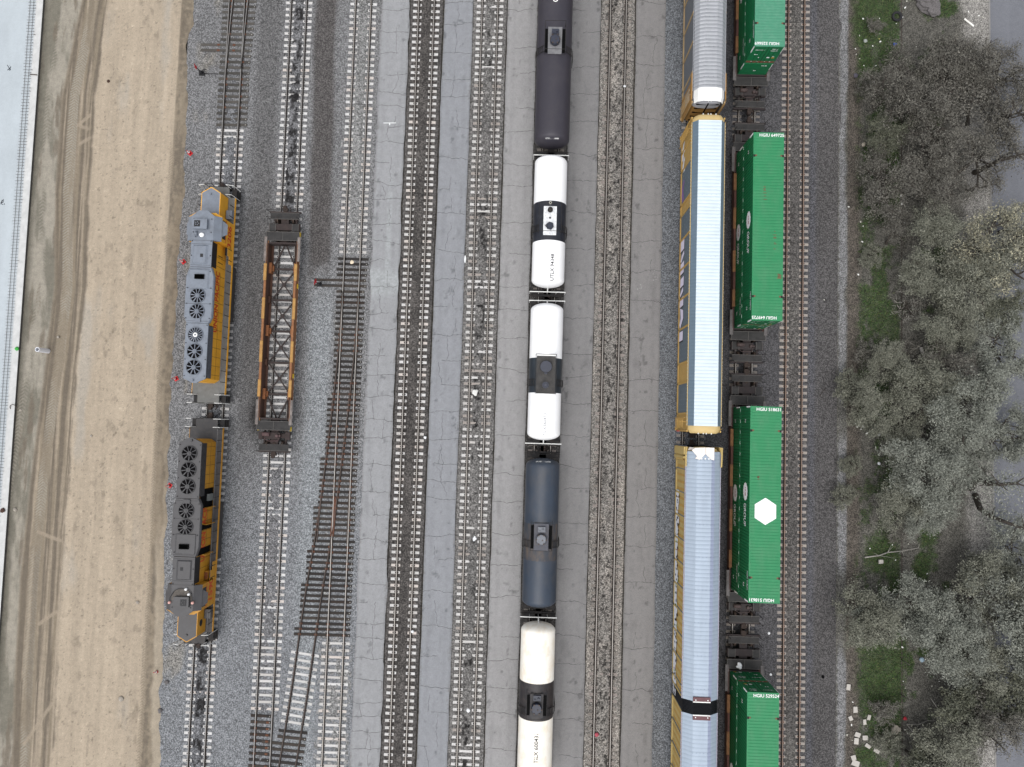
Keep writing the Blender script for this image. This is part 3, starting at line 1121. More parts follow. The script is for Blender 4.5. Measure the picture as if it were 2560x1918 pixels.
def loco_mats(pref, grey, yel, deck, red=(214, 44, 34), dirty=.4):
    return dict(
        grey=paint(pref + "_roof_grey", C(*grey), .5, var=.12, scale=1.5, dirt=C(64, 61, 60), damt=dirty * 1.15, dscale=1.6),
        yel=paint(pref + "_body_yellow", C(*yel), .5, var=.15, scale=1.5, dirt=C(120, 82, 30), damt=dirty, dscale=3),
        deck=paint(pref + "_deck_grey", C(*deck), .8, var=.12, scale=2, dirt=C(90, 86, 82), damt=.6),
        red=paint(pref + "_lettering_red", C(*red), .5, var=.1),
        dark=paint(pref + "_screen_black", C(34, 34, 37), .6, var=.2, scale=6),
        fan=paint(pref + "_fan_blade", C(*[int(c * .93) for c in grey]), .5, var=.15, scale=4),
        glass=paint(pref + "_cab_glass", C(40, 46, 52), .15))


def fan(parent, x, y, z, M, n=11, r=.64, hub=None):
    mb_ = MB()
    mb_.cyl((x, y, z - .02), (x, y, z + .10), r + .03, r + .03, 28, 0, True, (False, False))
    mb_.loft([[(x + q * math.cos(2 * math.pi * i / 28), y + q * math.sin(2 * math.pi * i / 28), zz) for i in range(28)] for q, zz in ((r + .03, z + .10), (r + .0, z + .10), (r + .0, z + .005))], 0, True, (False, False))
    mb_.cyl((x, y, z + .004), (x, y, z + .012), r, r, 28, 1)
    hr = r * .31
    mb_.cyl((x, y, z + .012), (x, y, z + .11), hr, hr * .95, 18, 2)
    mb_.cyl((x, y, z + .11), (x, y, z + .13), .09, .07, 10, 0)
    for k in range(n):
        a = 2 * math.pi * k / n + .15
        c_, s_ = math.cos(a), math.sin(a)
        ra, rb_ = hr * .95, r - .02
        wa, wb_ = .028, .048
        mb_.add([(x + c_ * ra - s_ * wa, y + s_ * ra + c_ * wa, z + .06), (x + c_ * ra + s_ * wa, y + s_ * ra - c_ * wa, z + .085),
                 (x + c_ * rb_ + s_ * wb_, y + s_ * rb_ - c_ * wb_, z + .085), (x + c_ * rb_ - s_ * wb_, y + s_ * rb_ + c_ * wb_, z + .06)], [(0, 1, 2, 3)], 0)
    return mb_.build("radiator_fan", [M['fan'], FAN_DARK, hub or M['fan']], parent)


def make_loco(label, y, rz, number, M, second=False):
    """hood diesel; local +y is the nose end; the yard side is +x for the first, -x for the turned one"""
    t = thing("diesel_locomotive", label, "locomotive", (LOCO_C, y, 0), rz, "locomotives coupled beside the dirt road")
    vis = -1 if second else 1                     # side seen from above
    ZR, ZD, ZN = 4.6, 1.65, 3.3
    # frame and deck
    mb_ = MB()
    dk = [(-1.0, -10.15), (1.0, -10.15), (1.0, -9.35), (1.52, -9.35), (1.52, 9.1), (1.0, 9.1), (.9, 10.1), (-.9, 10.1), (-1.0, 9.1), (-1.52, 9.1), (-1.52, -9.35), (-1.0, -9.35)]
    mb_.prism(dk, ZD - .14, ZD, 0)
    for s in (-1, 1):
        mb_.box(s * 1.52, s * 1.55, -9.3, 9.05, ZD - .24, ZD + .02, 1)
    mb_.box(-.7, .7, -10.0, 10.0, .95, ZD - .14, 2)
    for s in (-1, 1):
        mb_.box(-1.0, 1.0, s * 10.0, s * 10.16, .7, ZD - .02, 2)
    mb_.build("frame", [M['deck'], M['yel'], BLK], t)
    # fuel tank, bogies, couplers
    mb_ = MB()
    mb_.prism([(-1.45, -2.4), (1.45, -2.4), (1.45, 2.7), (-1.45, 2.7)], .42, 1.15)
    mb_.cyl((1.35, -2.2, 1.32), (1.35, 2.4, 1.32), .18, .18, 10)
    mb_.cyl((-1.35, -2.2, 1.32), (-1.35, 2.4, 1.32), .18, .18, 10)
    mb_.build("fuel_tank", paint("fuel_tank_grey", C(70, 68, 68), .8, var=.3, scale=2), t)
    bogie(t, 6.2, None, 3, 1.95)
    bogie(t, -6.2, None, 3, 1.95)
    coupler(t, 10.15, 1)
    coupler(t, -10.15, -1)
    # low nose hood
    mb_ = MB()
    nose = [(-.88, 6.2), (.88, 6.2), (.88, 9.02), (0.06, 9.52), (-.06, 9.52), (-.88, 9.02)]
    mb_.prism(nose, ZD, ZN - .05, 0)
    sm = [(x * 1.0, yy) for x, yy in nose]
    mb_.prism(sm, ZN - .05, ZN, 0)
    inn = [(-.82, 6.2), (.82, 6.2), (.82, 8.98), (.05, 9.44), (-.05, 9.44), (-.82, 8.98)]
    mb_.prism(inn, ZN, ZN + .004, 1)
    mb_.cyl((0, 8.9, ZN), (0, 8.9, ZN + .1), .1, .06, 12, 1)
    if second:
        mb_.cyl((vis * .88, 8.0, 2.6), (vis * .89, 8.0, 2.6), .3, .3, 14, 2)
    mb_.build("nose_hood", [M['yel'], M['grey'], M['dark']], t)
    # cab body
    mb_ = MB()
    mb_.prism([(-1.5, 4.33), (1.5, 4.33), (1.5, 6.55), (.9, 6.9), (-.9, 6.9), (-1.5, 6.55)], ZD, 4.12, 0)
    for s in (-1, 1):
        def side(x, yy, s=s):
            return lambda a, b: (s * 1.505, yy + s * a, 2.35 + b)
        mb_.text(number, 1.05, side(0, 5.15), 1)
        mb_.box(s * 1.503, s * 1.515, 4.4, 6.5, 3.15, 3.22, 1)
        # battery boxes and steps before the cab
        mb_.box(s * .95, s * 1.5, 6.95, 7.75, ZD, ZD + .5, 2)
        mb_.box(s * 1.46, s * 1.505, 3.4, 4.33, ZD, ZD + 1.0, 0)
        mb_.box(s * 1.46, s * 1.505, 2.7, 3.4, ZD, ZD + .55, 0)
        mb_.box(s * .97, s * 1.4, 3.6, 4.32, ZD, ZD + .3, 3)
    mb_.build("cab", [M['yel'], M['red'], M['grey'], M['dark']], t)
    mb_ = MB()
    for s in (-1, 1):
        mb_.box(s * 1.502, s * 1.512, 4.65, 5.4, 3.3, 3.95)
        mb_.box(s * 1.502, s * 1.512, 5.5, 6.3, 3.3, 3.95)
    mb_.build("cab_window", M['glass'], t)
    # cab roof
    mb_ = MB()
    prof = [(-1.54, 4.12), (-1.0, ZR - .02), (-.95, ZR), (.95, ZR), (1.0, ZR - .02), (1.54, 4.12)]
    mb_.loft([[(x, 4.3, z) for x, z in prof], [(x, 6.5, z) for x, z in prof]], 0, True, (True, True))
    mb_.prism([(-1.0, 6.5), (1.0, 6.5), (.35, 6.98), (-.35, 6.98)], ZR - .28, ZR - .003, 0)
    for s in (-1, 1):
        # window shade
        mb_.add([(s * 1.50, 4.75, 4.05), (s * 1.50, 6.25, 4.05), (s * 1.86, 5.95, 3.72), (s * 1.86, 5.05, 3.72)], [(0, 1, 2, 3)], 0)
        mb_.add([(s * 1.50, 4.75, 4.03), (s * 1.86, 5.05, 3.70), (s * 1.86, 5.95, 3.70), (s * 1.50, 6.25, 4.03)], [(0, 1, 2, 3)], 0)
    mb_.build("cab_roof", M['grey'], t)
    # roof cooler
    mb_ = MB()
    xo = 0.0 if not second else .05
    mb_.box(-.78 + xo, .5 + xo, 5.25, 6.1, ZR, ZR + .3, 0)
    mb_.box(-.80 + xo, .52 + xo, 5.23, 6.12, ZR + .3, ZR + .33, 0)
    mb_.box(-.62 + xo, -.08 + xo, 5.42, 5.98, ZR + .33, ZR + .338, 1)
    for k in range(5):
        a = k * 1.257
        mb_.box(-.35 + xo + .14 * math.cos(a) - .04, -.35 + xo + .14 * math.cos(a) + .04, 5.7 + .14 * math.sin(a) - .04, 5.7 + .14 * math.sin(a) + .04, ZR + .338, ZR + .36, 2)
    mb_.build("air_conditioner", [M['grey'], M['dark'], M['fan']], t)
    if not second:
        mb_ = MB()
        mb_.cyl((.0, 4.75, ZR), (.0, 4.75, ZR + .12), .2, .2, 18)
        mb_.dome((.0, 4.75, ZR + .12), .2, .08, 18, 3)
        mb_.build("antenna_dome", paint("dome_white", C(245, 245, 245), .4, var=.02), t)
        mb_ = MB()
        mb_.cyl((-.5, 4.65, ZR + .1), (-.5, 5.05, ZR + .1), .06, .11, 10)
        mb_.cyl((-.58, 4.6, ZR), (-.58, 4.6, ZR + .2), .05, .05, 8)
        mb_.box(-.62, -.42, 4.62, 4.72, ZR, ZR + .1)
        mb_.build("horn", M['fan'], t)
    else:
        arc = [(-.95, 5.7), (-.95, 5.3), (-.8, 4.95), (-.6, 4.7), (-.3, 4.6), (.3, 4.6), (.6, 4.75), (.8, 5.0), (.98, 5.35), (1.0, 5.7)]
        mb_ = MB()
        mb_.tube([(x, yy, ZR + .12) for x, yy in arc], .025, 5, 0)
        mb_.prism([(x * .9, 4.4 + (yy - 4.4) * .9) for x, yy in arc], ZR, ZR + .006, 1)
        mb_.build("cable_loop", [BLK, paint("roof_grime", C(112, 106, 100), .9, var=.4, scale=5)], t)
        for x, yy, c in ((-.98, 5.75, 0), (1.02, 5.78, 0), (-.62, 5.05, 1), (-.35, 4.62, 1)):
            q = MB()
            q.cyl((x, yy, ZR), (x, yy, ZR + .16), .13, .11, 12)
            q.dome((x, yy, ZR + .16), .11, .07, 12, 3)
            q.build("beacon", BEACON[c], t)
    # long hood
    mb_ = MB()
    mb_.box(-.95, .95, -8.0, 4.3, ZD, ZR - .25, 0)
    mb_.prism([(-.93, -8.0), (.93, -8.0), (.5, -8.28), (-.5, -8.28)], ZD, ZR - .3, 0)
    mb_.box(-.95, .95, 1.9, 4.3, ZR - .25, ZR, 1)
    for s in (-1, 1):
        # dark air intake behind the cab, panel lines
        mb_.box(s * .95, s * .965, 1.95, 4.2, ZR - 1.0, ZR - .06, 2)
        yy = -7.6
        while yy < 3.8:
            mb_.box(s * .95, s * .962, yy - .012, yy + .012, ZD + .1, 3.6, 2)
            yy += .82
        mb_.box(s * .95, s * .960, -8.0, 1.8, 2.62, 2.635, 2)
    # hatch on the blower housing
    mb_.loft([[(-.72, 2.15, ZR), (.62, 2.15, ZR), (.62, 3.85, ZR), (-.72, 3.85, ZR)], [(-.62, 2.25, ZR + .12), (.42, 2.25, ZR + .12), (.42, 3.75, ZR + .12), (-.62, 3.75, ZR + .12)]], 1, True, (False, True))
    mb_.box(-.02, .24, 2.75, 3.05, ZR + .12, ZR + .13, 2)
    for yy in (2.6, 3.2):
        mb_.box(.962, .972, yy, yy + .06, 2.3, 3.3, 2)
    tv = text_mesh("UNION PACIFIC")[0]
    TK = 5.5 / (.78 * (max(p[0] for p in tv) - min(p[0] for p in tv)))
    if not second:
        mb_.text("UNION PACIFIC", .78, lambda a, b: (.969, -.98 + a * TK, 3.14 + b * 1.35), 3)
        mb_.text("UNION PACIFIC", .78, lambda a, b: (-.969, -.98 - a * TK, 3.14 + b * 1.35), 3)
    else:
        mb_.text("UNION PACIFIC", .80, lambda a, b: (-.969, -.3 - a * TK, 3.14 + b * 1.35), 3)
        mb_.text("UNION PACIFIC", .80, lambda a, b: (.969, -.3 + a * TK, 3.14 + b * 1.35), 3)
        # open engine-room doors get black panels for the shade inside
        for ya, yb in ((-4.05, -2.65), (-2.05, -1.25), (1.2, 2.0), (3.1, 4.2)):
            pass
    mb_.build("long_hood", [M['yel'], M['grey'], M['dark'], M['red']], t)
    # dynamic brake housing
    mb_ = MB()
    dyn = [(-1.02, 1.85), (1.02, 1.85), (1.27, 1.05), (1.27, -2.55), (1.02, -3.12), (-1.02, -3.12), (-1.27, -2.55), (-1.27, 1.05)]
    dyn2 = [(x * .94, yy) for x, yy in dyn]
    mb_.prism(dyn, ZR - .32, ZR - .12, 0)
    mb_.loft([[(x, yy, ZR - .12) for x, yy in dyn[::-1]][::-1], [(x, yy, ZR) for x, yy in dyn2]], 0, True, (False, True))
    mb_.loft([[(-.95, -.1, ZR), (.85, -.1, ZR), (.85, 1.65, ZR), (-.95, 1.65, ZR)], [(-.9, -.05, ZR + .07), (.72, -.05, ZR + .07), (.72, 1.6, ZR + .07), (-.9, 1.6, ZR + .07)]], 0, True, (False, True))
    mb_.box(-.28, .3, -3.05, -2.72, ZR, ZR + .12, 2)
    mb_.build("brake_housing", [M['grey'], M['dark'], M['fan']], t)
    mb_ = MB()
    sh = 0.1
    mb_.box(-.5 + sh, .34 + sh, .78, 1.2, ZR + .07, ZR + .2, 0)
    mb_.box(-.45 + sh, .29 + sh, .83, 1.15, ZR + .2, ZR + .205, 1)
    mb_.build("exhaust_stack", [FAN_DARK, paint(label[:4] + "_hole_shade", C(4, 4, 4), 1.0, spec=.02)], t)  # near-black lid stands in for the shade inside the stack
    # seams and lifting lugs over the roof
    mb_ = MB()
    for yy in (4.28, 3.95, 2.05):
        mb_.box(-.9, .9, yy - .012, yy + .012, ZR + .001, ZR + .006, 0)
    for yy, hw in ((1.72, .98), (.0, 1.15), (-1.4, 1.15), (-2.95, .98)):
        mb_.box(-hw, hw, yy - .012, yy + .012, ZR + .001, ZR + .006, 0)
    for yy, hw in ((-3.3, .9), (-4.9, .9), (-6.34, .9), (-7.8, .9), (1.5, .9), (-.0, 1.05), (-1.4, 1.05), (-2.7, 1.05), (4.2, .85), (2.9, .85), (6.2, .8), (5.0, .8)):
        for s in (-1, 1):
            mb_.box(s * hw - .035, s * hw + .035, yy - .035, yy + .035, ZR, ZR + .06, 0)
    mb_.build("roof_seams", M['dark'], t)
    # radiator section
    mb_ = MB()
    rad = [(-1.0, -3.15), (1.0, -3.15), (1.0, -8.02), (.16, -8.42), (-.16, -8.42), (-1.0, -8.02)]
    mb_.prism(rad, ZR - .16, ZR, 0)
    mb_.prism([(-1.04, -3.3), (1.04, -3.3), (1.04, -7.95), (-1.04, -7.95)], ZR - .95, ZR - .16, 1)
    for s in (-1, 1):
        for k in range(46):
            yy = -3.4 - k * .1
            mb_.box(s * 1.04, s * 1.052, yy - .03, yy + .02, ZR - .9, ZR - .2, 2)
    mb_.cyl((-.1, -8.18, ZR), (-.1, -8.18, ZR + .14), .11, .09, 12, 2)
    mb_.build("radiator_housing", [M['grey'], M['dark'], M['fan']], t)
    off = -.08 if not second else .03
    for k, yy in enumerate((-.68, -2.1)):
        fan(t, off, yy - .0, ZR, M, 11)
    for k, yy in enumerate((-4.18, -5.63, -7.05)):
        fan(t, off, yy, ZR, M, 16 if (k == 0 and not second) else 9, .64, WHITE_RAIL if (k == 0 and not second) else None)
    # walkway posts, rails, end steps
    mb_ = MB()
    for s in (-1, 1):
        yy = -9.2
        while yy < 9.0:
            if not (4.3 < yy < 7.0):
                mb_.cyl((s * 1.5, yy, ZD), (s * 1.5, yy, ZD + 1.05), .032, .032, 5, 0, False, (False, False))
            yy += 1.02
        mb_.tube([(s * 1.5, -9.2, ZD + 1.05), (s * 1.5, 4.0, ZD + 1.05)], .016, 4, 1)
        mb_.tube([(s * 1.5, 7.1, ZD + 1.05), (s * 1.5, 9.0, ZD + 1.05)], .016, 4, 1)
    mb_.build("handrail", [BLK, paint("rail_grey_" + number, C(120, 118, 118), .6)], t)
    for s in (-1, 1):
        for e in (-1, 1):
            q = MB()
            y0, y1 = (9.1, 10.0) if e > 0 else (-9.35, -10.1)
            for k, z in enumerate((1.3, .95, .6)):
                q.box(s * 1.05, s * (1.5 + .06 * k), y0, y1, z - .03, z, 0)
            q.tube([(s * 1.02, y1, ZD - .1), (s * 1.02, y1, ZD + 1.0), (s * 1.6, y1, ZD + .75), (s * 1.62, y1, .7)], .028, 5, 1)
            q.tube([(s * 1.02, y0, ZD - .1), (s * 1.02, y0, ZD + 1.0), (s * 1.55, y0, ZD + .85), (s * 1.58, y0, .7)], .024, 5, 1)
            q.build("steps", [BLK, WHITE_RAIL], t)
    for e in (-1, 1):
        q = MB()
        yy = e * (10.1 if e < 0 else 10.08)
        q.tube([(-1.0, yy, ZD), (-1.0, yy, ZD + 1.0), (-.35, yy, ZD + 1.0), (-.35, yy, ZD)], .022, 5)
        q.tube([(1.0, yy, ZD), (1.0, yy, ZD + 1.0), (.35, yy, ZD + 1.0), (.35, yy, ZD)], .022, 5)
        q.tube([(-.3, yy, 1.2), (-.5, yy + e * .25, .8), (-.45, yy + e * .4, .6)], .035, 5)
        q.tube([(.3, yy, 1.2), (.5, yy + e * .25, .8), (.45, yy + e * .4, .6)], .035, 5)
        q.build("end_railing", BLK, t)
    if second:
        # doors standing open along the seen side: black panels paint the engine room's shade
        eg = paint("engine_grey", C(118, 122, 120), .6, var=.2)
        for ya, yb in ((-3.91, -2.2), (-.75, -.28), (1.28, 1.88)):
            q = MB()
            q.box(-.985, -.945, ya, yb, ZD + .12, ZR - .35, 0)
            if yb < -2:
                q.box(-1.2, -.98, -3.4, -2.8, 2.2, 3.0, 1)
            q.build("engine_opening_shade", [FAN_DARK, eg], t)
        for ya in (-2.2, -.75, 1.9):
            q = MB()
            q.box(-1.3, -.96, ya - .03, ya + .02, ZD + .15, 3.4, 0)
            q.build("hood_door", M['yel'], t)
        q = MB()
        q.box(-1.3, -.96, 3.5, 4.2, 1.9, 2.6, 0)
        q.box(-1.28, -.98, 3.56, 4.14, 2.6, 2.66, 1)
        q.build("equipment_box", [M['yel'], paint("box_rust", C(130, 74, 36), .8, var=.3, scale=4)], t)
    return t


BEACON = [paint("beacon_rose", C(225, 175, 165), .35, var=.1), paint("beacon_white", C(240, 240, 240), .35, var=.05)]
MA = loco_mats("first", (135, 143, 155), (236, 172, 48), (124, 125, 123), dirty=.28)
MB2 = loco_mats("second", (82, 81, 83), (216, 156, 46), (78, 77, 78), red=(214, 66, 30), dirty=.5)
make_loco("clean pale-grey-roofed yellow locomotive numbered 3206, nose pointing up the yard", 11.17, 0, "3206", MA)
make_loco("sooty grey-roofed yellow locomotive numbered 1590 with open engine doors", -10.47, math.pi, "1590", MB2, True)


# ------------------------------------------------------------------ well cars
def well_car(label, xc, yc, M, group=None, empty=False, yellow=True):
    t = thing("well_car", label, "well car", (xc, yc, 0), 0, group)
    HW, W0, W1 = 1.56, 8.12, 11.28
    # sides of the well
    mb_ = MB()
    for s in (-1, 1):
        mb_.box(s * 1.30, s * 1.34, -W0, W0, .42, 1.45, 1)
        mb_.box(s * 1.10, s * 1.34, -W0, W0, .40, .46, 1)
        seg = [(-6.2, -4.6, 0), (-4.6, -3.0, 1), (-3.0, -1.0, 0), (-1.0, 1.0, 1), (1.0, 3.0, 0), (3.0, 4.6, 1), (4.6, 6.2, 0)]
        for k, (a, b, q) in enumerate(seg):
            wd = .0 if q else .055
            mb_.box(s * (1.30 - wd * .0), s * (1.50 + wd), a + .015, b - .015, 1.45, 1.62, 2 if q == 0 else 3)
        mb_.box(s * 1.42, s * 1.47, -W0, W0, .7, 1.45, 3)
        for sgn in (-1, 1):
            mb_.box(s * 1.31, s * 1.47, sgn * 6.25, sgn * 8.4, 1.1, 1.3, 3)
    mb_.build("well_sides", [M['end'], M['inner'], M['chord'], M['chord2']], t)
    # floor bracing
    mb_ = MB()
    bars = [-5.9, -2.95, 0, 2.95, 5.9]
    for b in bars:
        mb_.box(-1.3, 1.3, b - .10, b + .10, .40, .50, 0)
    ends = [-W0] + bars + [W0]
    for a, b in zip(ends[:-1], ends[1:]):
        if a in bars and b in bars:
            c = (a + b) / 2
            for sx in (-1, 1):
                for e in (a, b):
                    mb_.tube([(sx * 1.1, e, .44), (0, c, .44)], .085, 4, 0)
            mb_.box(-.18, .18, c - .18, c + .18, .40, .47, 0)
        else:
            e, w_ = (a, b) if a in bars else (b, a)
            for sx in (-1, 1):
                mb_.tube([(sx * 1.1, e, .44), (.1 * sx, w_, .44)], .09, 4, 0)
    mb_.build("floor_bracing", M['brace'], t)
    for b in (5.9, 0, -5.9):
        for s in (-1, 1):
            mb_ = MB()
            mb_.box(s * 1.05, s * 1.33, b - .5, b + .5, .42, 1.0, 0)
            mb_.box(s * .92, s * 1.1, b - .25, b + .25, .46, .74, 0)
            mb_.build("gusset", M['gusset'], t)
    for b in (2.95, -2.95):
        for s in (-1, 1):
            mb_ = MB()
            mb_.box(s * 1.12, s * 1.33, b - .3, b + .3, .42, .8, 0)
            mb_.build("gusset", M['inner'], t)
    # ends
    for e in (-1, 1):
        q = MB()
        q.box(-1.30, 1.30, e * W0, e * (W0 + .14), .42, 1.35, 0)
        q.box(-.35, .35, e * W0, e * W1, .72, .98, 0)
        q.box(-.95, .55 if e < 0 else .95, e * 9.45, e * 10.05, .9, 1.16, 0)
        q.box(-1.45, -1.05, e * 9.4, e * 10.1, .8, 1.1, 0)
        q.box(1.05, 1.45, e * 9.4, e * 10.1, .8, 1.1, 0)
        q.box(-1.5, 1.5, e * (W1 - .12), e * W1, .75, 1.0, 0)
        q.build("end_frame", M['end'], t)
        q = MB()
        q.box(-1.55, 1.55, e * 8.42, e * 9.22, 1.36, 1.40, 0)
        for sx in (-1.56, -.02, 1.52):
            q.box(sx, sx + .04, e * 8.42, e * 9.22, 1.36, 1.425, 1)
        for yy in (8.40, 9.20):
            q.box(-1.56, 1.56, e * yy, e * (yy + .04), 1.35, 1.42, 1)
        q.build("cross_walkway", [GRATE, TRIM], t)
        q = MB()
        if not (e < 0 and empty):
            for s in (-1, 1):
                q.box(s * .78, s * 1.36, e * 9.35, e * 10.05, 1.16, 1.2, 0)
                q.box(s * .76, s * .80, e * 9.33, e * 10.07, 1.17, 1.22, 1)
                q.box(s * 1.34, s * 1.38, e * 9.33, e * 10.07, 1.17, 1.22, 1)
        q.box(-1.36, 1.36, e * 10.55, e * 11.1, 1.02, 1.06, 0)
        q.box(-1.38, 1.38, e * 10.52, e * 10.56, 1.02, 1.08, 1)
        q.box(-1.38, 1.38, e * 11.1, e * 11.14, 1.02, 1.08, 1)
        q.build("end_platform", [GRATE, TRIM], t)
        for s in (-1, 1):
            q = MB()
            q.box(s * 1.42, s * 1.70, e * 6.45, e * 8.75, 1.40, 1.44, 0)
            q.box(s * 1.40, s * 1.43, e * 6.43, e * 8.77, 1.40, 1.47, 1)
            q.box(s * 1.69, s * 1.72, e * 6.43, e * 8.77, 1.40, 1.47, 1)
            q.build("side_walkway", [M['walk'], TRIM], t)
        q = MB()
        for s in (-1, 1):
            for yy, dx in ((11.15, .35), (10.5, .38)):
                q.tube([(s * 1.38, e * yy, 1.05), (s * 1.4, e * yy, 1.95), (s * (1.4 + dx * .1), e * (yy - .05), 2.0)], .025, 5, 0)
        q.tube([(-1.38, e * 11.16, 1.9), (-1.38, e * 11.16, 1.05)], .02, 4, 0)
        if empty:
            q.tube([(-1.4, e * 11.15, 1.95), (1.4, e * 11.15, 1.95)], .022, 4, 0)
            q.tube([(-1.4, e * 10.5, 1.95), (1.4, e * 10.5, 1.95)], .022, 4, 0)
        q.build("handrail", BLK, t)
        coupler(t, e * 11.28, e)
        bogie(t, e * 9.75, M['end'])
        if yellow:
            for s in (-1, 1):
                for ya, yb_, z0, z1 in ((8.9, 9.3, .85, 1.2), (4.0, 4.4, .9, 1.15)):
                    q = MB()
                    q.box(s * 1.47, s * 1.52, e * ya, e * yb_, z0, z1, 0)
                    q.build("reflector", YEL, t)
    # brake gear at the south end
    q = MB()
    q.cyl((-1.0, -9.62, 1.3), (-.35, -9.62, 1.3), .19, .19, 12, 0)
    q.cyl((.3, -9.75, 1.16), (.3, -9.75, 1.35), .17, .12, 10, 0)
    q.cyl((.55, -9.75, 1.16), (.55, -9.75, 1.28), .12, .08, 10, 0)
    q.tube([(-.9, -10.0, 1.2), (-.5, -10.25, 1.15), (.4, -10.2, 1.15), (.5, -9.9, 1.2)], .03, 5, 0)
    q.build("brake_gear", M['brake'], t)
    return t


TRIM = paint("walkway_edge", C(98, 95, 92), .7, var=.2, scale=4)
YEL = paint("reflector_yellow", C(232, 196, 40), .5, var=.1)
M_OR = dict(end=paint("ore_end_brown", C(66, 55, 53), .85, var=.3, scale=3, dirt=C(44, 41, 41), damt=.7),
            inner=paint("well_inside_rust", C(92, 64, 50), .9, var=.35, scale=2, dirt=C(82, 60, 56), damt=.9, dscale=1.5, streak=(1, .3, 1)),
            chord=paint("chord_yellow_orange", C(192, 148, 84), .75, var=.2, scale=2.5, dirt=C(150, 100, 58), damt=.7, dscale=3),
            chord2=paint("chord_rust_orange", C(162, 112, 74), .8, var=.25, scale=3, dirt=C(120, 78, 52), damt=.8),
            brace=paint("brace_brown", C(66, 57, 55), .85, var=.25, scale=3),
            gusset=paint("gusset_orange", C(150, 96, 58), .85, var=.35, scale=5, dirt=C(104, 64, 42), damt=.8),
            walk=GRATE_L, brake=paint("brake_maroon", C(98, 76, 76), .7, var=.2, scale=3))
M_DK = dict(end=paint("container_car_end", C(62, 54, 54), .85, var=.3, scale=3, dirt=C(46, 44, 45), damt=.8),
            inner=paint("container_car_inside", C(66, 50, 46), .9, var=.3, scale=2),
            chord=paint("container_car_chord", C(140, 100, 62), .8, var=.3, scale=2, dirt=C(96, 62, 48), damt=.9),
            chord2=paint("container_car_chord_brown", C(94, 62, 54), .85, var=.3, scale=2),
            brace=BLK, gusset=paint("container_car_gusset", C(90, 60, 48), .9, var=.3, scale=3),
            walk=paint("container_car_walk", C(116, 112, 112), .7, var=.3, scale=4, dirt=C(70, 62, 62), damt=.7), brake=paint("brake_brown", C(80, 66, 64), .7, var=.2, scale=3))
well_car("empty orange and rust well car showing the track through its floor bracing", TX['b'], 8.0, M_OR, None, True)
WG = "well cars under the green containers"
WY = [41.35, 17.5, -6.02, -29.52]
WL = ["dark well car at the top edge under the containers whose doors show",
      "brown well car with an ochre side chord under the containers numbered 649725",
      "maroon-sided well car under the containers with the white hexagon",
      "well car at the bottom edge with a crumpled white heap on its end walkway"]
for yy, lb in zip(WY, WL):
    well_car(lb, TX['i'], yy, M_DK, WG, False, False)

# ------------------------------------------------------------------ containers
CT_TOP = paint("container_roof_green", C(40, 142, 90), .55, var=.07, scale=.8, dirt=C(84, 132, 98), damt=.45, dscale=1.4, streak=(1, .45, 1))
CT_TOP2 = paint("container_roof_green_faded", C(76, 152, 120), .6, var=.05, scale=.8, dirt=C(120, 160, 140), damt=.3)
CT_SIDE = paint("container_side_green", C(24, 122, 74), .5, var=.12, scale=.8, dirt=C(10, 62, 38), damt=.4)
CT_DARK = paint("container_rail_green", C(22, 106, 66), .5, var=.1)
CT_WHITE = paint("container_white", C(244, 244, 244), .5, var=.03)
CT_RUST = paint("container_rust_patch", C(132, 92, 70), .9, var=.3, scale=8)
CT_RED = paint("emblem_red", C(190, 60, 86), .5)
CT_YEL = paint("placard_amber", C(190, 150, 40), .6)
CT_BLK = paint("casting_black", C(30, 26, 26), .8)


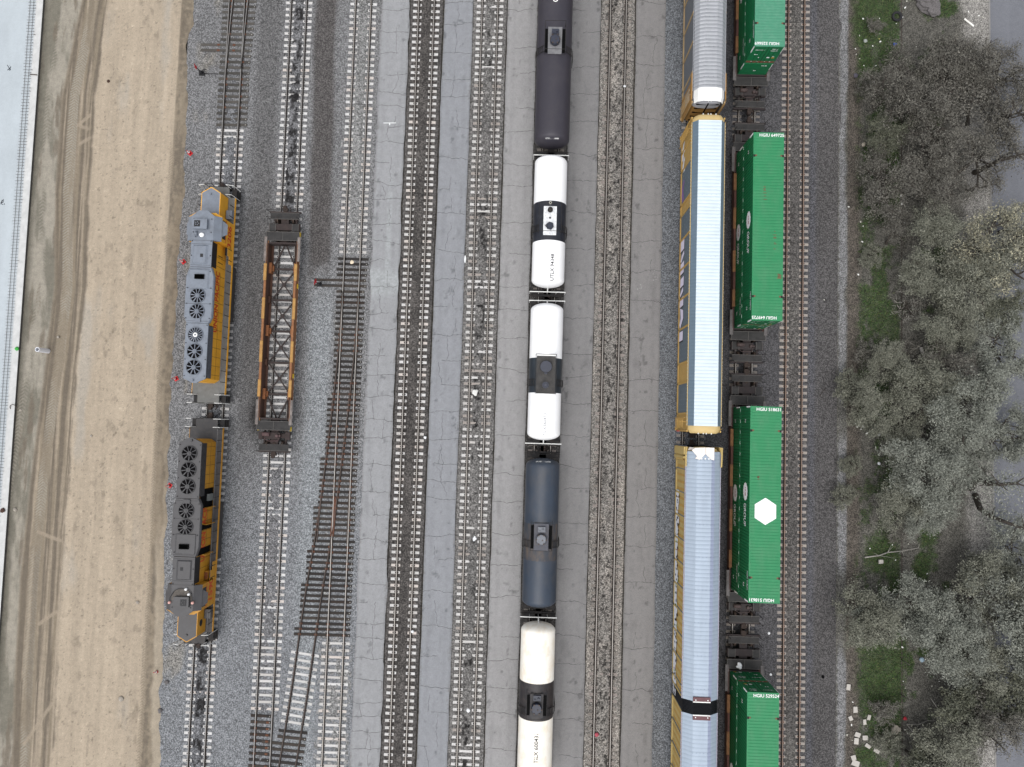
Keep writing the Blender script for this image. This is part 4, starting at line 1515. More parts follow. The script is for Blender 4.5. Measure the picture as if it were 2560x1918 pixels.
def container(label, xc, yc, z0, number, roofmat, group, roof=True, hexa=False, doors=None, emblem=True, emby=-1.5, rust=()):
    """53-foot corrugated box; local z from its floor"""
    t = thing("shipping_container", label, "container", (xc, yc, z0), 0, group)
    L2, W2, H = 8.13, 1.295, 2.88
    # roof with cross ribs
    mb_ = MB()
    rings = []
    y = -L2 + .16
    rr = [(-L2, 0)]
    n = 62
    stp = (2 * L2 - .5) / n
    y = -L2 + .25
    for k in range(n):
        rr += [(y + .02, 0), (y + .06, .022), (y + stp - .05, .022), (y + stp - .012, 0)]
        y += stp
    rr.append((L2, 0))
    for yy, dz in rr:
        e = .018 if dz else 0
        rings.append([(-W2, yy, H - .10), (-W2, yy, H), (-W2 + .08, yy, H), (-W2 + .10, yy, H - .012 + dz), (W2 - .10, yy, H - .012 + dz), (W2 - .08, yy, H), (W2, yy, H), (W2, yy, H - .10)])
    mb_.loft(rings, 0, True, (True, True))
    if roof:
        for e in (-1, 1):
            mb_.text(number, .37, lambda a, b, e=e: (e * (a + .12) + .12 * e, e * (L2 - .22 + b * 1.0) if False else e * (L2 - .26) + e * b, H + .016), 1)
        for e in (-1, 1):
            for s in (-1, 1):
                mb_.box(s * (W2 - .16), s * (W2 + .004), e * (L2 - 2.05) - .1, e * (L2 - 2.05) + .1, H + .003, H + .013, 2)
                mb_.box(s * (W2 - .30), s * (W2 - .16), e * (L2 - 2.05) - .05, e * (L2 - 2.05) + .09, H + .012, H + .0135, 3)
    for (rx, ry, rw, rh) in rust:
        for k in range(7):
            a = random.gauss(0, rh / 2)
            mb_.box(rx - rw * random.uniform(.2, .6), rx + rw * random.uniform(.1, .6), ry + a - .03, ry + a + .02, H + .0105, H + .0118, 3)
    if hexa:
        h = []
        for k in range(6):
            a = math.pi / 2 + k * math.pi / 3
            h.append((.02 + 1.0 * math.cos(a) * 1.02, -0.60 + 1.12 * math.sin(a)))
        mb_.prism(h, H + .014, H + .02, 1)
    mb_.build("roof", [roofmat, CT_WHITE, CT_BLK, CT_RUST], t)
    # two corrugated long sides
    for s in (-1, 1):
        q = MB()
        rings = []
        k = 0
        y = -L2 + .12
        while y < L2 - .12:
            for dy, dx in ((0, 0), (.10, 0), (.14, .036), (.22, .036)):
                x = s * (W2 - .012 - dx)
                rings.append([(x, y + dy, .16), (x, y + dy, H - .10)])
            y += .26
        rings = [[(s * (W2 - .01), -L2, .16), (s * (W2 - .01), -L2, H - .1)]] + rings + [[(s * (W2 - .01), L2, .16), (s * (W2 - .01), L2, H - .1)]]
        if s < 0:
            rings = [r_[::-1] for r_ in rings]
        q.loft(rings, 0, False)
        q.box(s * (W2 - .08), s * W2, -L2, L2, 0, .16, 1)
        for e in (-1, 1):
            q.box(s * (W2 - .1), s * (W2 + .003), e * (L2 - 2.05) - .07, e * (L2 - 2.05) + .07, 0, H - .11, 1)
        yy = -L2 + .6
        while yy < L2:
            q.box(s * W2, s * (W2 + .006), yy, yy + .3, .04, .09, 2)
            yy += .95
        if emblem:
            def sd(yc_, zc_, s=s):
                return lambda a, b: (s * (W2 + .004), yc_ + s * a, zc_ + b)
            pl = []
            for k in range(26):
                a = 2 * math.pi * k / 26
                r_ = 1.0 if k % 2 else .9
                pl.append((.80 * r_ * math.cos(a), .60 * r_ * math.sin(a)))
            f0, f1 = sd(s * emby * -1 if s > 0 else -emby, 1.75), None
            yc_ = -emby
            mk = lambda a, b, s=s, yc_=yc_: (s * (W2 + .003), yc_ + s * a, 1.72 + b)
            q.add([mk(a, b) for a, b in pl], [tuple(range(26))], 2)
            q.text("HUB", .34, lambda a, b, s=s, yc_=yc_: (s * (W2 + .008), yc_ + s * a * 1.1, 1.72 + b), 3)
            q.text("GROUP", .80, lambda a, b, s=s, yc_=yc_: (s * (W2 + .006), yc_ + s * (a * .72 + 1.95), 1.62 + b), 2)
            q.text(number, .28, lambda a, b, s=s: (s * (W2 + .006), s * (6.4 + a) if s > 0 else -6.4 - a, 2.5 + b), 2)
            q.text("53", .34, lambda a, b, s=s: (s * (W2 + .006), 6.9 + s * a, 1.5 + b), 2)
            q.text("53", .34, lambda a, b, s=s: (s * (W2 + .006), -6.9 + s * a, 1.5 + b), 2)
        q.build("side_wall", [CT_SIDE, CT_DARK, CT_WHITE, CT_RED], t)
    # door end (south or north) and ribbed end
    de = doors or -1
    for e in (-1, 1):
        q = MB()
        q.box(-W2 + .01, W2 - .01, e * (L2 - .05), e * (L2 - .004), .02, H - .03, 0)
        F = lambda x, z, d=.006, e=e: (x, e * (L2 + d), z)
        if e == de:
            for x in (-.72, -.3, .3, .72):
                q.cyl(F(x, .1, .02), F(x, H - .12, .02), .022, .022, 6, 1, False)
            q.box(-.02, .02, e * L2, e * (L2 + .006), .1, H - .1, 3)
            fl = -e
            tx = lambda a, b, x0, z0: (x0 + fl * a, e * (L2 + .007), z0 + b)
            q.text("HUB", .2, lambda a, b: tx(a, b, -fl * .82, 2.25), 2)
            q.text("GROUP", .16, lambda a, b: tx(a, b, -fl * .45, 2.25), 2)
            q.text(number[:4], .2, lambda a, b: tx(a, b, fl * .62, 2.42), 2)
            q.text(number[5:], .2, lambda a, b: tx(a, b, fl * .62, 2.15), 2)
            q.text("53", .2, lambda a, b: tx(a, b, fl * .85, 1.2), 2)
            for (x, z, w_, h_, m_) in ((-.75, 1.45, .3, .08, 2), (-.35, .95, .12, .12, 2), (.45, .95, .28, .14, 2), (.9, .9, .26, .16, 4), (-.8, .3, .12, .05, 2), (-.3, .3, .12, .05, 2), (.4, .3, .12, .05, 2), (.85, .3, .12, .05, 2)):
                q.box(fl * x - w_ / 2, fl * x + w_ / 2, e * (L2), e * (L2 + .005), z, z + h_, m_)
            q.box(-W2 + .05, W2 - .05, e * L2, e * (L2 + .003), .1, .42, 5)
        else:
            for k in range(9):
                z = .35 + k * .2
                q.box(-W2 + .15, W2 - .15, e * (L2 - .004), e * (L2 + .012), z, z + .09, 1)
            fl = -e
            tx = lambda a, b, x0, z0: (x0 + fl * a, e * (L2 + .016), z0 + b)
            q.text("HUB", .24, lambda a, b: tx(a, b, fl * .6, 2.5), 2)
            q.text("53", .24, lambda a, b: tx(a, b, 0, 1.6), 2)
        for s in (-1, 1):
            q.box(s * (W2 - .03), s * (W2 + .002), e * (L2 - .1), e * (L2 + .008), H * .62, H - .1, 2)
        q.build("doors" if e == de else "end_wall", [CT_SIDE, CT_DARK, CT_WHITE, CT_BLK, CT_YEL, CT_RUST], t)
    q = MB()
    q.box(-W2 + .02, W2 - .02, -L2 + .02, L2 - .02, 0.0, .12)
    q.build("floor", CT_DARK, t)
    return t


CX0 = 20.09
ZL, ZU = .50, 3.42
GU, GL = "upper containers of the double stacks", "lower containers of the double stacks"
NUM = ["HGIU 525669", "HGIU 649725", "HGIU 518631", "HGIU 529524"]
UP = ["faded green container cut by the top edge, its lettered doors showing", "green container with rust scrapes on its roof and number 649725",
      "green container with a white hexagon on its roof", "green container cut by the bottom edge, roof number 529524"]
LOW = ["lower green container under the one with lettered doors at the top edge", "lower green container under the rust-scraped one numbered 649725",
       "lower green container under the one with the white hexagon", "lower green container under number 529524 at the bottom edge"]
for k, yy in enumerate((41.35, 17.49, -6.02, -29.5)):
    container(LOW[k], CX0, yy, ZL, NUM[k], CT_TOP, GL, roof=False, doors=(1 if k == 3 else -1) if k != 0 else 1, emby=(-1.1, -.5, -.5, .2)[k])
    container(UP[k], CX0, yy, ZU, NUM[k], (CT_TOP2, CT_TOP, CT_TOP, CT_TOP)[k], GU, hexa=(k == 2), doors=(1 if k == 3 else -1), emby=(-1.1, -.8, -.9, .2)[k],
              rust=((-.3, 2.9, .3, .5), (.6, -.9, .25, 1.2), (1.0, -4.3, .4, .3)) if k == 1 else (((-.6, 2.2, .2, .2),) if k == 2 else ()))

# ------------------------------------------------------------------ tank cars
def tank_car(label, ya, yb, r, shell, band=None, plat=0.0, style='dark', ends='black', text=None, tmat=None, seam=(), M=None, endtext=None, mats=None):
    """ya south tip, yb north tip of the tank (world y)"""
    yc, h = (ya + yb) / 2, (yb - ya) / 2
    t = thing("tank_car", label, "tank car", (1.6, yc, 0), 0, "tank cars coupled on one track")
    zc = 4.1 - r
    NS = 40
    hd = .62
    ys = [(-h + hd * (1 - math.cos(a)), math.sin(a)) for a in [k / 7 * math.pi / 2 for k in range(8)]]
    ys[0] = (-h, .02)
    body = []
    n = 40
    for k in range(1, n):
        body.append((-h + hd + (2 * h - 2 * hd) * k / n, 1.0))
    cuts = []
    if band:
        cuts = [band[0] - yc, band[1] - yc]
        body += [(c + d, 1.0) for c in cuts for d in (-.004, .004)]
        body.sort()
    for sm in seam:
        body += [(sm - .03, 1.0), (sm, 1.006), (sm + .03, 1.0)]
    body.sort()
    allr = ys + body + [(-a, b) for a, b in ys[::-1]]
    rings = [[(r * s_ * math.sin(2 * math.pi * i / NS), y_, zc + r * s_ * math.cos(2 * math.pi * i / NS)) for i in range(NS)] for y_, s_ in allr]
    mb_ = MB()

    def mf(i, j):
        if band:
            m_ = (allr[i][0] + allr[min(i + 1, len(allr) - 1)][0]) / 2
            return 1 if cuts[0] < m_ < cuts[1] else 0
        return 0
    mb_.loft(rings, 0, True, (True, True), True, mf)

    def wrap(y0, x0, ang=0):
        def f(a, b):
            th = (x0 - b) / r
            return ((r + .006) * math.sin(th), y0 + a, zc + (r + .006) * math.cos(th))
        return f
    for (s_, size, y0, x0) in (text or ()):
        w_ = wrap(y0 - yc, x0)
        mb_.text(s_, size, lambda a, b, w_=w_: w_(a, b), 2)
    for (s_, size, e) in (endtext or ()):
        mb_.text(s_, size, lambda a, b, e=e: (-e * a, e * (h - hd * .42) + e * (-.0) - e * (b * .55) * 1, zc + r * (.80) + b * .75 * 1.0), 2)
    mb_.build("tank", [shell, band[2] if band else shell, tmat or BLK], t)
    # underframe
    mb_ = MB()
    mb_.box(-.3, .3, -h - .55, h + .55, .82, 1.12, 0)
    for e in (-1, 1):
        mb_.box(-1.42, 1.42, e * (h - .1), e * (h + .35), .95, 1.12, 0)
        mb_.box(-1.45, 1.45, e * (h + .38), e * (h + .52), .8, 1.05, 0)
        mb_.prism([(-1.0, e * (h - 2.6)), (1.0, e * (h - 2.6)), (1.0, e * (h - 1.2)), (-1.0, e * (h - 1.2))], 1.0, zc - r * .55, 0)
        for s in (-1, 1):
            mb_.tube([(s * 1.44, e * (h - 1.8), 1.0), (s * 1.44, e * (h + .45), 1.0)], .04, 4, 0)
            mb_.tube([(s * 1.44, e * (h + .45), .55), (s * 1.44, e * (h + .45), 2.1)], .025, 4, 0)
            mb_.box(s * 1.1, s * 1.42, e * (h + .1), e * (h + .32), 1.5, 1.62, 0)
    mb_.build("underframe", BLK, t)
    bogie(t, h - 1.9)
    bogie(t, -h + 1.9)
    coupler(t, h + .5, 1)
    coupler(t, -h - .5, -1)
    for e in (-1, 1):
        q = MB()
        mt = WHITE_RAIL if ends == 'white' else BLK
        z = 2.25
        if ends == 'white':
            q.tube([(-1.62, e * (h + .32), z), (1.62, e * (h + .32), z)], .045, 5)
            for x in (-1.62, -.8, 0, .8, 1.62):
                q.tube([(x, e * (h + .32), z), (x, e * (h + .3), 1.1)], .03, 4)
            q.tube([(0, e * (h - .05), zc + .3), (0, e * (h + .32), z)], .06, 5)
        else:
            q.tube([(-1.55, e * (h + .3), 2.0), (1.55, e * (h + .3), 2.0)], .025, 5)
            for x in (-1.55, -.5, .5, 1.55):
                q.tube([(x, e * (h + .3), 2.0), (x, e * (h + .3), 1.1)], .025, 4)
        q.build("end_handrail", mt, t)
    # platform and fittings on top
    p = plat - yc
    zt = zc + r
    dk = M or BLK
    if style == 'white_plate':
        q = MB()
        q.box(-.58, .58, p - 1.3, p + 1.3, zt + .02, zt + .06, 0)
        q.build("platform", mats[0], t)
        q = MB()
        q.cyl((0, p + .95, zt + .06), (0, p + .95, zt + .32), .24, .22, 14, 0)
        q.dome((0, p + .95, zt + .32), .22, .08, 14, 3)
        q.build("valve_housing", BLK, t)
        q = MB()
        q.cyl((0, p - .5, zt + .06), (0, p - .5, zt + .26), .36, .36, 6, 0, False)
        q.cyl((0, p - .5, zt + .26), (0, p - .5, zt + .3), .28, .25, 6, 0, False)
        q.build("manway_lid", mats[1], t)
        q = MB()
        q.cyl((0, p + .25, zt + .06), (0, p + .25, zt + .22), .09, .05, 8)
        q.tube([(-.45, p - .4, zt + .1), (-.3, p - .6, zt + .12)], .03)
        q.build("valve", BLK, t)
        q = MB()
        q.cyl((0, p + 1.62, zt - .0), (0, p + 1.62, zt + .05), .14, .14, 6, 0, False)
        q.cyl((0, p + 1.62, zt + .05), (0, p + 1.62, zt + .06), .08, .08, 8, 1)
        q.build("relief_valve", [paint("valve_ivory", C(220, 218, 205), .5), BLK], t)
        X0, Y0, Y1 = .98, p - 1.1, p + 1.35
    elif style == 'grating':
        q = MB()
        q.box(-.82, .85, p - 1.6, p + 1.7, zt + .05, zt + .09, 0)
        q.build("platform", grate_mat("tank_top_grating", C(38, 42, 48), C(104, 96, 84)), t)
        q = MB()
        q.cyl((0, p + .75, zt + .09), (0, p + .75, zt + .38), .5, .5, 24, 0)
        q.cyl((0, p + .75, zt + .38), (0, p + .75, zt + .43), .52, .5, 24, 0)
        q.box(-.12, .12, p + .1, p + .3, zt + .09, zt + .3, 0)
        q.build("manway_lid", mats[1], t)
        q = MB()
        q.cyl((0, p - .85, zt + .09), (0, p - .85, zt + .3), .3, .3, 9, 0, False)
        q.cyl((0, p - .85, zt + .3), (0, p - .85, zt + .36), .2, .16, 9, 0)
        q.build("valve_housing", mats[1], t)
        q = MB()
        q.box(-.8, .82, p + 1.72, p + 1.84, zt + .06, zt + .1, 0)
        q.build("platform_edge", WHITE_RAIL, t)
        X0, Y0, Y1 = .9, p - 1.6, p + 1.8
    else:
        pw, pl0, pl1 = style
        q = MB()
        q.loft([[(-pw, p - pl0, zt + .03), (pw, p - pl0, zt + .03), (pw * 1.03, p + pl1, zt + .03), (-pw * 1.03, p + pl1, zt + .03)],
                [(-pw, p - pl0, zt + .09), (pw, p - pl0, zt + .09), (pw * 1.03, p + pl1, zt + .09), (-pw * 1.03, p + pl1, zt + .09)]], 0, True)
        q.build("platform", mats[0], t)
        q = MB()
        q.cyl((0, p - .1, zt + .09), (0, p - .1, zt + .5), .44, .44, 22, 0)
        q.cyl((0, p - .1, zt + .5), (0, p - .1, zt + .55), .46, .40, 22, 0)
        q.cyl((.1, p - .15, zt + .55), (.1, p - .15, zt + .6), .06, .05, 8, 1)
        for k in range(6):
            a = k * 1.05
            q.box(.42 * math.cos(a) - .05, .42 * math.cos(a) + .05, p - .1 + .42 * math.sin(a) - .05, p - .1 + .42 * math.sin(a) + .05, zt + .5, zt + .62, 1)
        q.build("manway_lid", [mats[1], STEEL], t)
        q = MB()
        q.box(-.3, .34, p + .5, p + .95, zt + .09, zt + .3, 0)
        q.cyl((.15, p + .72, zt + .3), (.15, p + .72, zt + .42), .1, .07, 8)
        q.cyl((-.15, p + .62, zt + .3), (-.15, p + .62, zt + .38), .08, .06, 8)
        q.build("valve_housing", mats[1], t)
        q = MB()
        for s in (-1, 1):
            q.box(s * (pw + .03), s * (pw + .3), p - pl0 + .15, p + pl1 - .15, zt - .02, zt + .03, 0)
        q.build("side_step", mats[2], t)
        X0, Y0, Y1 = pw + .3, p - pl0 + .1, p + pl1 + .2
    q = MB()
    for s in (-1, 1):
        q.tube([(s * X0, Y0, zt + .75), (s * X0, Y1, zt + .75)], .022, 5)
        for yy in (Y0, (Y0 + Y1) / 2, Y1):
            q.tube([(s * X0, yy, zt - .25), (s * X0, yy, zt + .75)], .022, 5)
    q.tube([(-X0, Y0, zt + .75), (X0, Y0, zt + .75)], .022, 5)
    q.tube([(-X0, Y1, zt + .75), (X0, Y1, zt + .75)], .022, 5)
    q.build("railing", dk if style != 'white_plate' else BLK, t)
    for s in (-1, 1):
        q = MB()
        for dy in (-.28, .28):
            q.tube([(s * .95, p - .6 + dy, zt - .15), (s * (r - .02), p - .6 + dy, zc + .75), (s * (r + .12), p - .6 + dy, zc), (s * (r + .12), p - .6 + dy, 1.0)], .028, 4)
        for k in range(10):
            z = 1.1 + k * .28
            x = r + .12 if z < zc + .2 else r * math.sqrt(max(.1, 1 - ((z - zc) / r) ** 2)) + .1
            q.tube([(s * x, p - .88, z), (s * x, p - .32, z)], .018, 4)
        for th in (.75, .9, 1.05, 1.2):
            q.tube([(s * (r + .05) * math.sin(th), p - .9, zc + (r + .05) * math.cos(th)), (s * (r + .05) * math.sin(th), p - .3, zc + (r + .05) * math.cos(th))], .03, 4)
        q.build("ladder", dk, t)
    return t


T_PURP = paint("tank_charcoal_purple", C(60, 57, 66), .5, var=.06, scale=.8, dirt=C(74, 70, 72), damt=.4, dscale=.7)
T_WHITE = paint("tank_white", C(252, 252, 252), .4, var=.012, scale=1.0)
T_WHITE2 = paint("tank_white_second", C(252, 252, 252), .4, var=.012, scale=1.0, dirt=C(225, 230, 235), damt=.3, dscale=.5)
T_BAND = paint("tank_band_black", C(34, 37, 47), .45, var=.2, scale=2, dirt=C(70, 74, 84), damt=.35)
T_BAND2 = paint("tank_band_blueblack", C(40, 48, 56), .4, var=.2, scale=2, dirt=C(78, 90, 100), damt=.3, streak=(1, .25, 1))
T_BLUE = paint("tank_slate_blue", C(56, 67, 82), .45, var=.12, scale=1.0, dirt=C(88, 84, 80), damt=.45, dscale=.7, streak=(1, .5, 1))
T_STAIN = paint("tank_rust_tinged", C(66, 70, 78), .6, var=.2, scale=1.5, dirt=C(104, 88, 72), damt=.8, dscale=1.6, streak=(1, .35, 1))
T_CREAM = paint("tank_cream_white", C(250, 246, 236), .45, var=.03, scale=1.2, dirt=C(228, 208, 176), damt=.75, dscale=1.3, streak=(1, .6, 1))
T_BAND3 = paint("tank_band_brownblack", C(48, 45, 48), .5, var=.2, scale=2, dirt=C(82, 72, 66), damt=.5)
TXT_DK = paint("stencil_black", C(40, 40, 44), .6)
TXT_GY = paint("stencil_worn_grey", C(168, 170, 174), .6, var=.3, scale=6)
PLT_GR = paint("platform_pale_grey", C(136, 136, 138), .6, var=.25, scale=3, dirt=C(74, 74, 80), damt=.6)
PLT_WH = paint("platform_white", C(232, 234, 236), .6, var=.12, scale=3, dirt=C(110, 112, 116), damt=.6, dscale=5)
PLT_SL = paint("platform_slate", C(86, 88, 98), .6, var=.2, scale=3, dirt=C(96, 86, 74), damt=.5)
PLT_DK = paint("platform_dark", C(58, 56, 58), .6, var=.2, scale=3)
LID_B = paint("lid_blue_black", C(58, 62, 76), .45, var=.2, scale=4)
LID_D = paint("lid_dark", C(44, 50, 66), .45, var=.2, scale=4)
LID_S = paint("lid_galvanised", C(112, 116, 124), .4, .2, var=.3, scale=6)
yb = lambda v: at(1370, v, 4.1)[1]
tank_car("dark charcoal-purple tank car cut by the top edge, with a pale walkway plate on top", 25.45, 46.0, 1.6, T_PURP, None, yb(102), (.62, 1.25, 1.25), text=(("G", .62, yb(-1), -.02),), tmat=WHITE_RAIL, mats=(PLT_GR, LID_B, FAN_DARK), endtext=(("GTDX 110880", .20, -1),), seam=())
tank_car("white tank car with a black band, lettered UTLX 94348", 12.4, 24.45, 1.48, T_WHITE, (16.4, 19.95, T_BAND), yb(552), 'white_plate', 'white', text=(("UTLX 94348", .46, yb(668), .33),), tmat=TXT_DK, mats=(PLT_WH, LID_D))
tank_car("white tank car with a black band under a wide grating and faint worn lettering", -1.36, 10.95, 1.47, T_WHITE2, (yb(982), yb(894), T_BAND2), yb(939), 'grating', 'white', text=(("TILX360433", .40, yb(1062), .05),), tmat=TXT_GY, mats=(PLT_DK, LID_B))
tank_car("slate blue tank car with a rust-tinged dome platform", -16.0, -2.95, 1.5, T_BLUE, (yb(1405), yb(1312), T_STAIN), yb(1345), (.62, 1.1, 1.2), text=(), tmat=WHITE_RAIL, mats=(PLT_SL, LID_S, FAN_DARK), endtext=(("GATX 40127", .24, 1),))
tank_car("cream-stained white tank car cut by the bottom edge, lettered TILX 600431", -30.4, -17.35, 1.5, T_CREAM, (yb(1806), yb(1712), T_BAND3), yb(1766), (.55, .95, 1.05), 'white', text=(("TILX 600431", .48, yb(1872), .08),), tmat=TXT_DK, seam=(-18.95 + 23.9 - 1.0,), mats=(PLT_DK, LID_D, FAN_DARK))


# ------------------------------------------------------------------ autorack cars
def corr_roof(mb_, prof, y0, y1, step, amp, m=0, mfn=None):
    rings = []
    y = y0
    while y < y1 - .01:
        for dy, dz in ((0, 0), (.3, amp), (.62, amp), (.92, 0)):
            yy = min(y + dy * step, y1)
            rings.append([(x, yy, z + dz) for x, z in prof])
        y += step
    rings.append([(x, y1, z) for x, z in prof])
    base = [(prof[-1][0] * .97, prof[-1][1] - .12), (prof[0][0] * .97, prof[0][1] - .12)]
    rings = [r_ + [(bx, r_[0][1], bz) for bx, bz in base] for r_ in rings]
    if prof[0][0] < 0:
        rings = [r_[::-1] for r_ in rings]
    mb_.loft(rings, m, True, (True, True), False, mfn)


def autorack(label, yc, half, M, prof, panels, style, cut=None, group="autorack cars in one train"):
    t = thing("autorack_car", label, "autorack car", (15.2, yc, 0), 0, group)
    n = len(prof)
    secs = [(-half, half)] if cut is None else [(cut + .55, half), (-half, cut - .55)]
    for k, (a, b) in enumerate(secs):
        q = MB()
        ra, rb_ = a + M['endcap'][0] * (1 if (cut is None or k == 1) else 0), b - M['endcap'][1] * (1 if (cut is None or k == 0) else 0)
        nn = n + 2
        # order is reversed: base points first
        corr_roof(q, prof, ra, rb_, M['step'], M['amp'], 0, (lambda i, j: 1 if j in M['sidefacets'] else 0))
        y = ra + 1.0
        while y < rb_ - .5:
            for x in np.linspace(prof[1][0], prof[-2][0], 6):
                q.box(x - .03, x + .03, y - .02, y + .02, prof[2][1] + M['amp'], prof[2][1] + M['amp'] + .012, 2)
            y += 2.7
        for s in (-1, 1):
            xx = s * (abs(prof[0][0]) + .02)
            q.box(xx, xx + s * .05, ra, rb_, prof[0][1] - .16, prof[0][1] - .02, 3)
            y = ra + .1
            while y < rb_:
                q.box(xx + s * .05, xx + s * .075, y, y + .05, prof[0][1] - .14, prof[0][1] - .03, 2)
                y += .3
        q.build("roof", [M['roof'], M['roof2'], M['rivet'], M['trim']], t)
    # side walls
    zt = prof[0][1] - .1
    for s in (-1, 1):
        q = MB()
        for a, b, m_ in panels:
            if cut is not None and a < cut < b:
                continue
            q.box(s * 1.36, s * 1.40, a + .06, b - .06, 1.25, zt, m_)
            if m_ == 1:
                for zz in (2.0, 2.7, 3.4, 4.1):
                    for k in range(int((b - a) / .45)):
                        q.box(s * 1.40, s * 1.404, a + .3 + k * .45, a + .42 + k * .45, zz, zz + .05, 3)
            if m_ == 2:
                for k in range(int((b - a) / .62)):
                    q.box(s * 1.40, s * 1.41, a + .25 + k * .62, a + .45 + k * .62, 1.6, zt - .4, 4)
        q.build("side_panel", [M['post'], M['panel'], M['panelb'], M['dot'], M['stripe']], t)
        q = MB()
        eds = sorted(set([a for a, b, m_ in panels] + [b for a, b, m_ in panels]))
        for e in eds:
            if cut is not None and abs(e - cut) < .6:
                continue
            q.box(s * 1.36, s * 1.47, e - .08, e + .08, 1.0, zt, 0)
            if M.get('postline'):
                q.box(s * 1.40, s * 1.44, e + .08, e + .13, 1.2, zt, 1)
        for a, b in secs:
            q.box(s * 1.30, s * 1.47, a, b, 1.0, 1.28, 0)
        q.build("side_frame", [M['post'], M['rivet']], t)
    # underframe
    q = MB()
    for a, b in secs:
        q.box(-1.3, 1.3, a + .2, b - .2, .95, 1.2, 0)
        q.box(-.3, .3, a - .1, b + .1, .8, 1.0, 0)
    q.build("underframe", BLK, t)
    for yy in ([-half + 2.3, half - 2.3] if cut is None else [half - 2.3, cut, -half + 2.3]):
        bogie(t, yy, DKB)
    coupler(t, half + .05, 1)
    coupler(t, -half - .05, -1)
    # end doors
    for e in (-1, 1):
        q = MB()
        ww = 1.34
        cur = [(-ww, half - .35), (-1.1, half - .08), (-.7, half + .05), (0, half + .1), (.7, half + .05), (1.1, half - .08), (ww, half - .35)]
        pts = [(x, e * y) for x, y in cur]
        lo, hi = 1.1, M['doorz']
        mid = M['doorsplit']
        for (za, zb, m_) in ((lo, mid, 0), (mid, hi, 1)):
            rg = [[(x, y, za) for x, y in pts], [(x, y, zb) for x, y in pts]]
            if e > 0:
                rg = rg[::-1]
            q.loft(rg, m_, False)
        q.add([(x, y, hi) for x, y in pts] + [(ww, e * (half - 1.2), hi), (-ww, e * (half - 1.2), hi)], [tuple(range(9)) if e < 0 else tuple(range(9))[::-1]], 1)
        q.box(-.06, .06, e * (half + .09), e * (half + .13), lo, hi - .05, 2)
        for k in range(5):
            q.box(-1.0, 1.0, e * (half + .02), e * (half + .108), lo + .4 + k * .8, lo + .45 + k * .8, 2)
        q.build("end_door", [M['door'], M['doortop'], FAN_DARK], t)
        # end ladders, a red-lit corner post
        for s in (-1, 1):
            q = MB()
            q.box(s * 1.40, s * 1.60, e * (half - .35), e * (half - .05), 1.0, 1.1, 0)
            for k in range(9):
                z = 1.3 + k * .42
                q.box(s * 1.47, s * 1.62, e * (half - .85), e * (half - .80), z, z + .04, 0)
            q.box(s * 1.58, s * 1.63, e * (half - .3), e * (half - .25), 1.0, zt - .3, 0)
            q.box(s * 1.58, s * 1.63, e * (half - 1.2), e * (half - 1.15), 1.0, zt - .3, 0)
            for k in range(8):
                z = 1.3 + k * .42
                q.box(s * 1.585, s * 1.625, e * (half - 1.2), e * (half - .3), z, z + .045, 0)
            q.build("end_ladder", [M['post']], t)
    style(t, half, prof, M)
    if cut is not None:
        q = MB()
        rg = []
        for k in range(23):
            y = cut - .56 + k * 1.12 / 22
            g = .03 if k % 2 else -.03
            pr = [(-1.44, 1.1)] + [(x, z) for x, z in prof] + [(1.44, 1.1)]
            rg.append([(x * (1.0 + g * .5) if abs(x) > 1 else x, y, z + (g if z > 2 else 0)) for x, z in pr][::-1])
        q.loft(rg, 0, False)
        q.build("bellows", paint("bellows_black", C(24, 25, 30), .55, var=.15, scale=3), t)
        for e in (-1, 1):
            q = MB()
            q.box(-.72, .72, cut + e * .58, cut + e * .92, prof[2][1] + .03, prof[2][1] + .12, 0)
            q.box(-.72, .72, cut + e * .50, cut + e * .58, prof[2][1] + .03, prof[2][1] + .13, 1)
            for x in (-.5, .5):
                q.cyl((x, cut + e * .7, prof[2][1] + .12), (x, cut + e * .7, prof[2][1] + .15), .05, .05, 8, 1)
            q.build("roof_bracket", [paint("bracket_maroon", C(116, 80, 84), .7, var=.2, scale=3), WHITE_RAIL], t)
    return t


def style_plain(t, half, prof, M):
    """white visors over the end doors, yellow side shields"""
    for e in (-1, 1):
        q = MB()
        pr = [(-1.30, 5.15), (-1.02, 5.62), (-.6, 5.78), (.6, 5.78), (1.02, 5.62), (1.30, 5.15)]
        pr2 = [(-1.28, 5.0), (-1.02, 5.42), (-.6, 5.6), (.6, 5.6), (1.02, 5.42), (1.28, 5.0)]
        rg = [[(x, e * (half - 1.0), z + .03) for x, z in pr], [(x, e * (half - .28), z - .02) for x, z in pr], [(x * .98, e * (half + .12), z - .02) for x, z in pr2]]
        if e > 0:
            rg = [r_[::-1] for r_ in rg]
        q.loft(rg[:1] + rg[1:], 0, False)
        for s in (-.5, -.2, .1):
            pass
        q.cyl((-.12, e * (half + .02), 5.58), (-.12, e * (half + .16), 5.56), .06, .06, 8, 0)
        q.cyl((.12, e * (half + .02), 5.58), (.12, e * (half + .16), 5.56), .06, .06, 8, 0)
        q.build("end_visor", WHITE_RAIL, t)
        for s in (-1, 1):
            q = MB()
            q.box(s * 1.44, s * 1.50, e * (half - 1.9), e * (half + .1), 1.1, 4.9, 0)
            q.box(s * 1.44, s * 1.52, e * (half - 2.6), e * (half - .2), 4.9, 5.15, 0)
            q.box(s * 1.50, s * 1.515, e * (half - 1.6), e * (half - .5), 2.6, 4.3, 1)
            q.build("corner_shield", [M['door'], M['panelb']], t)


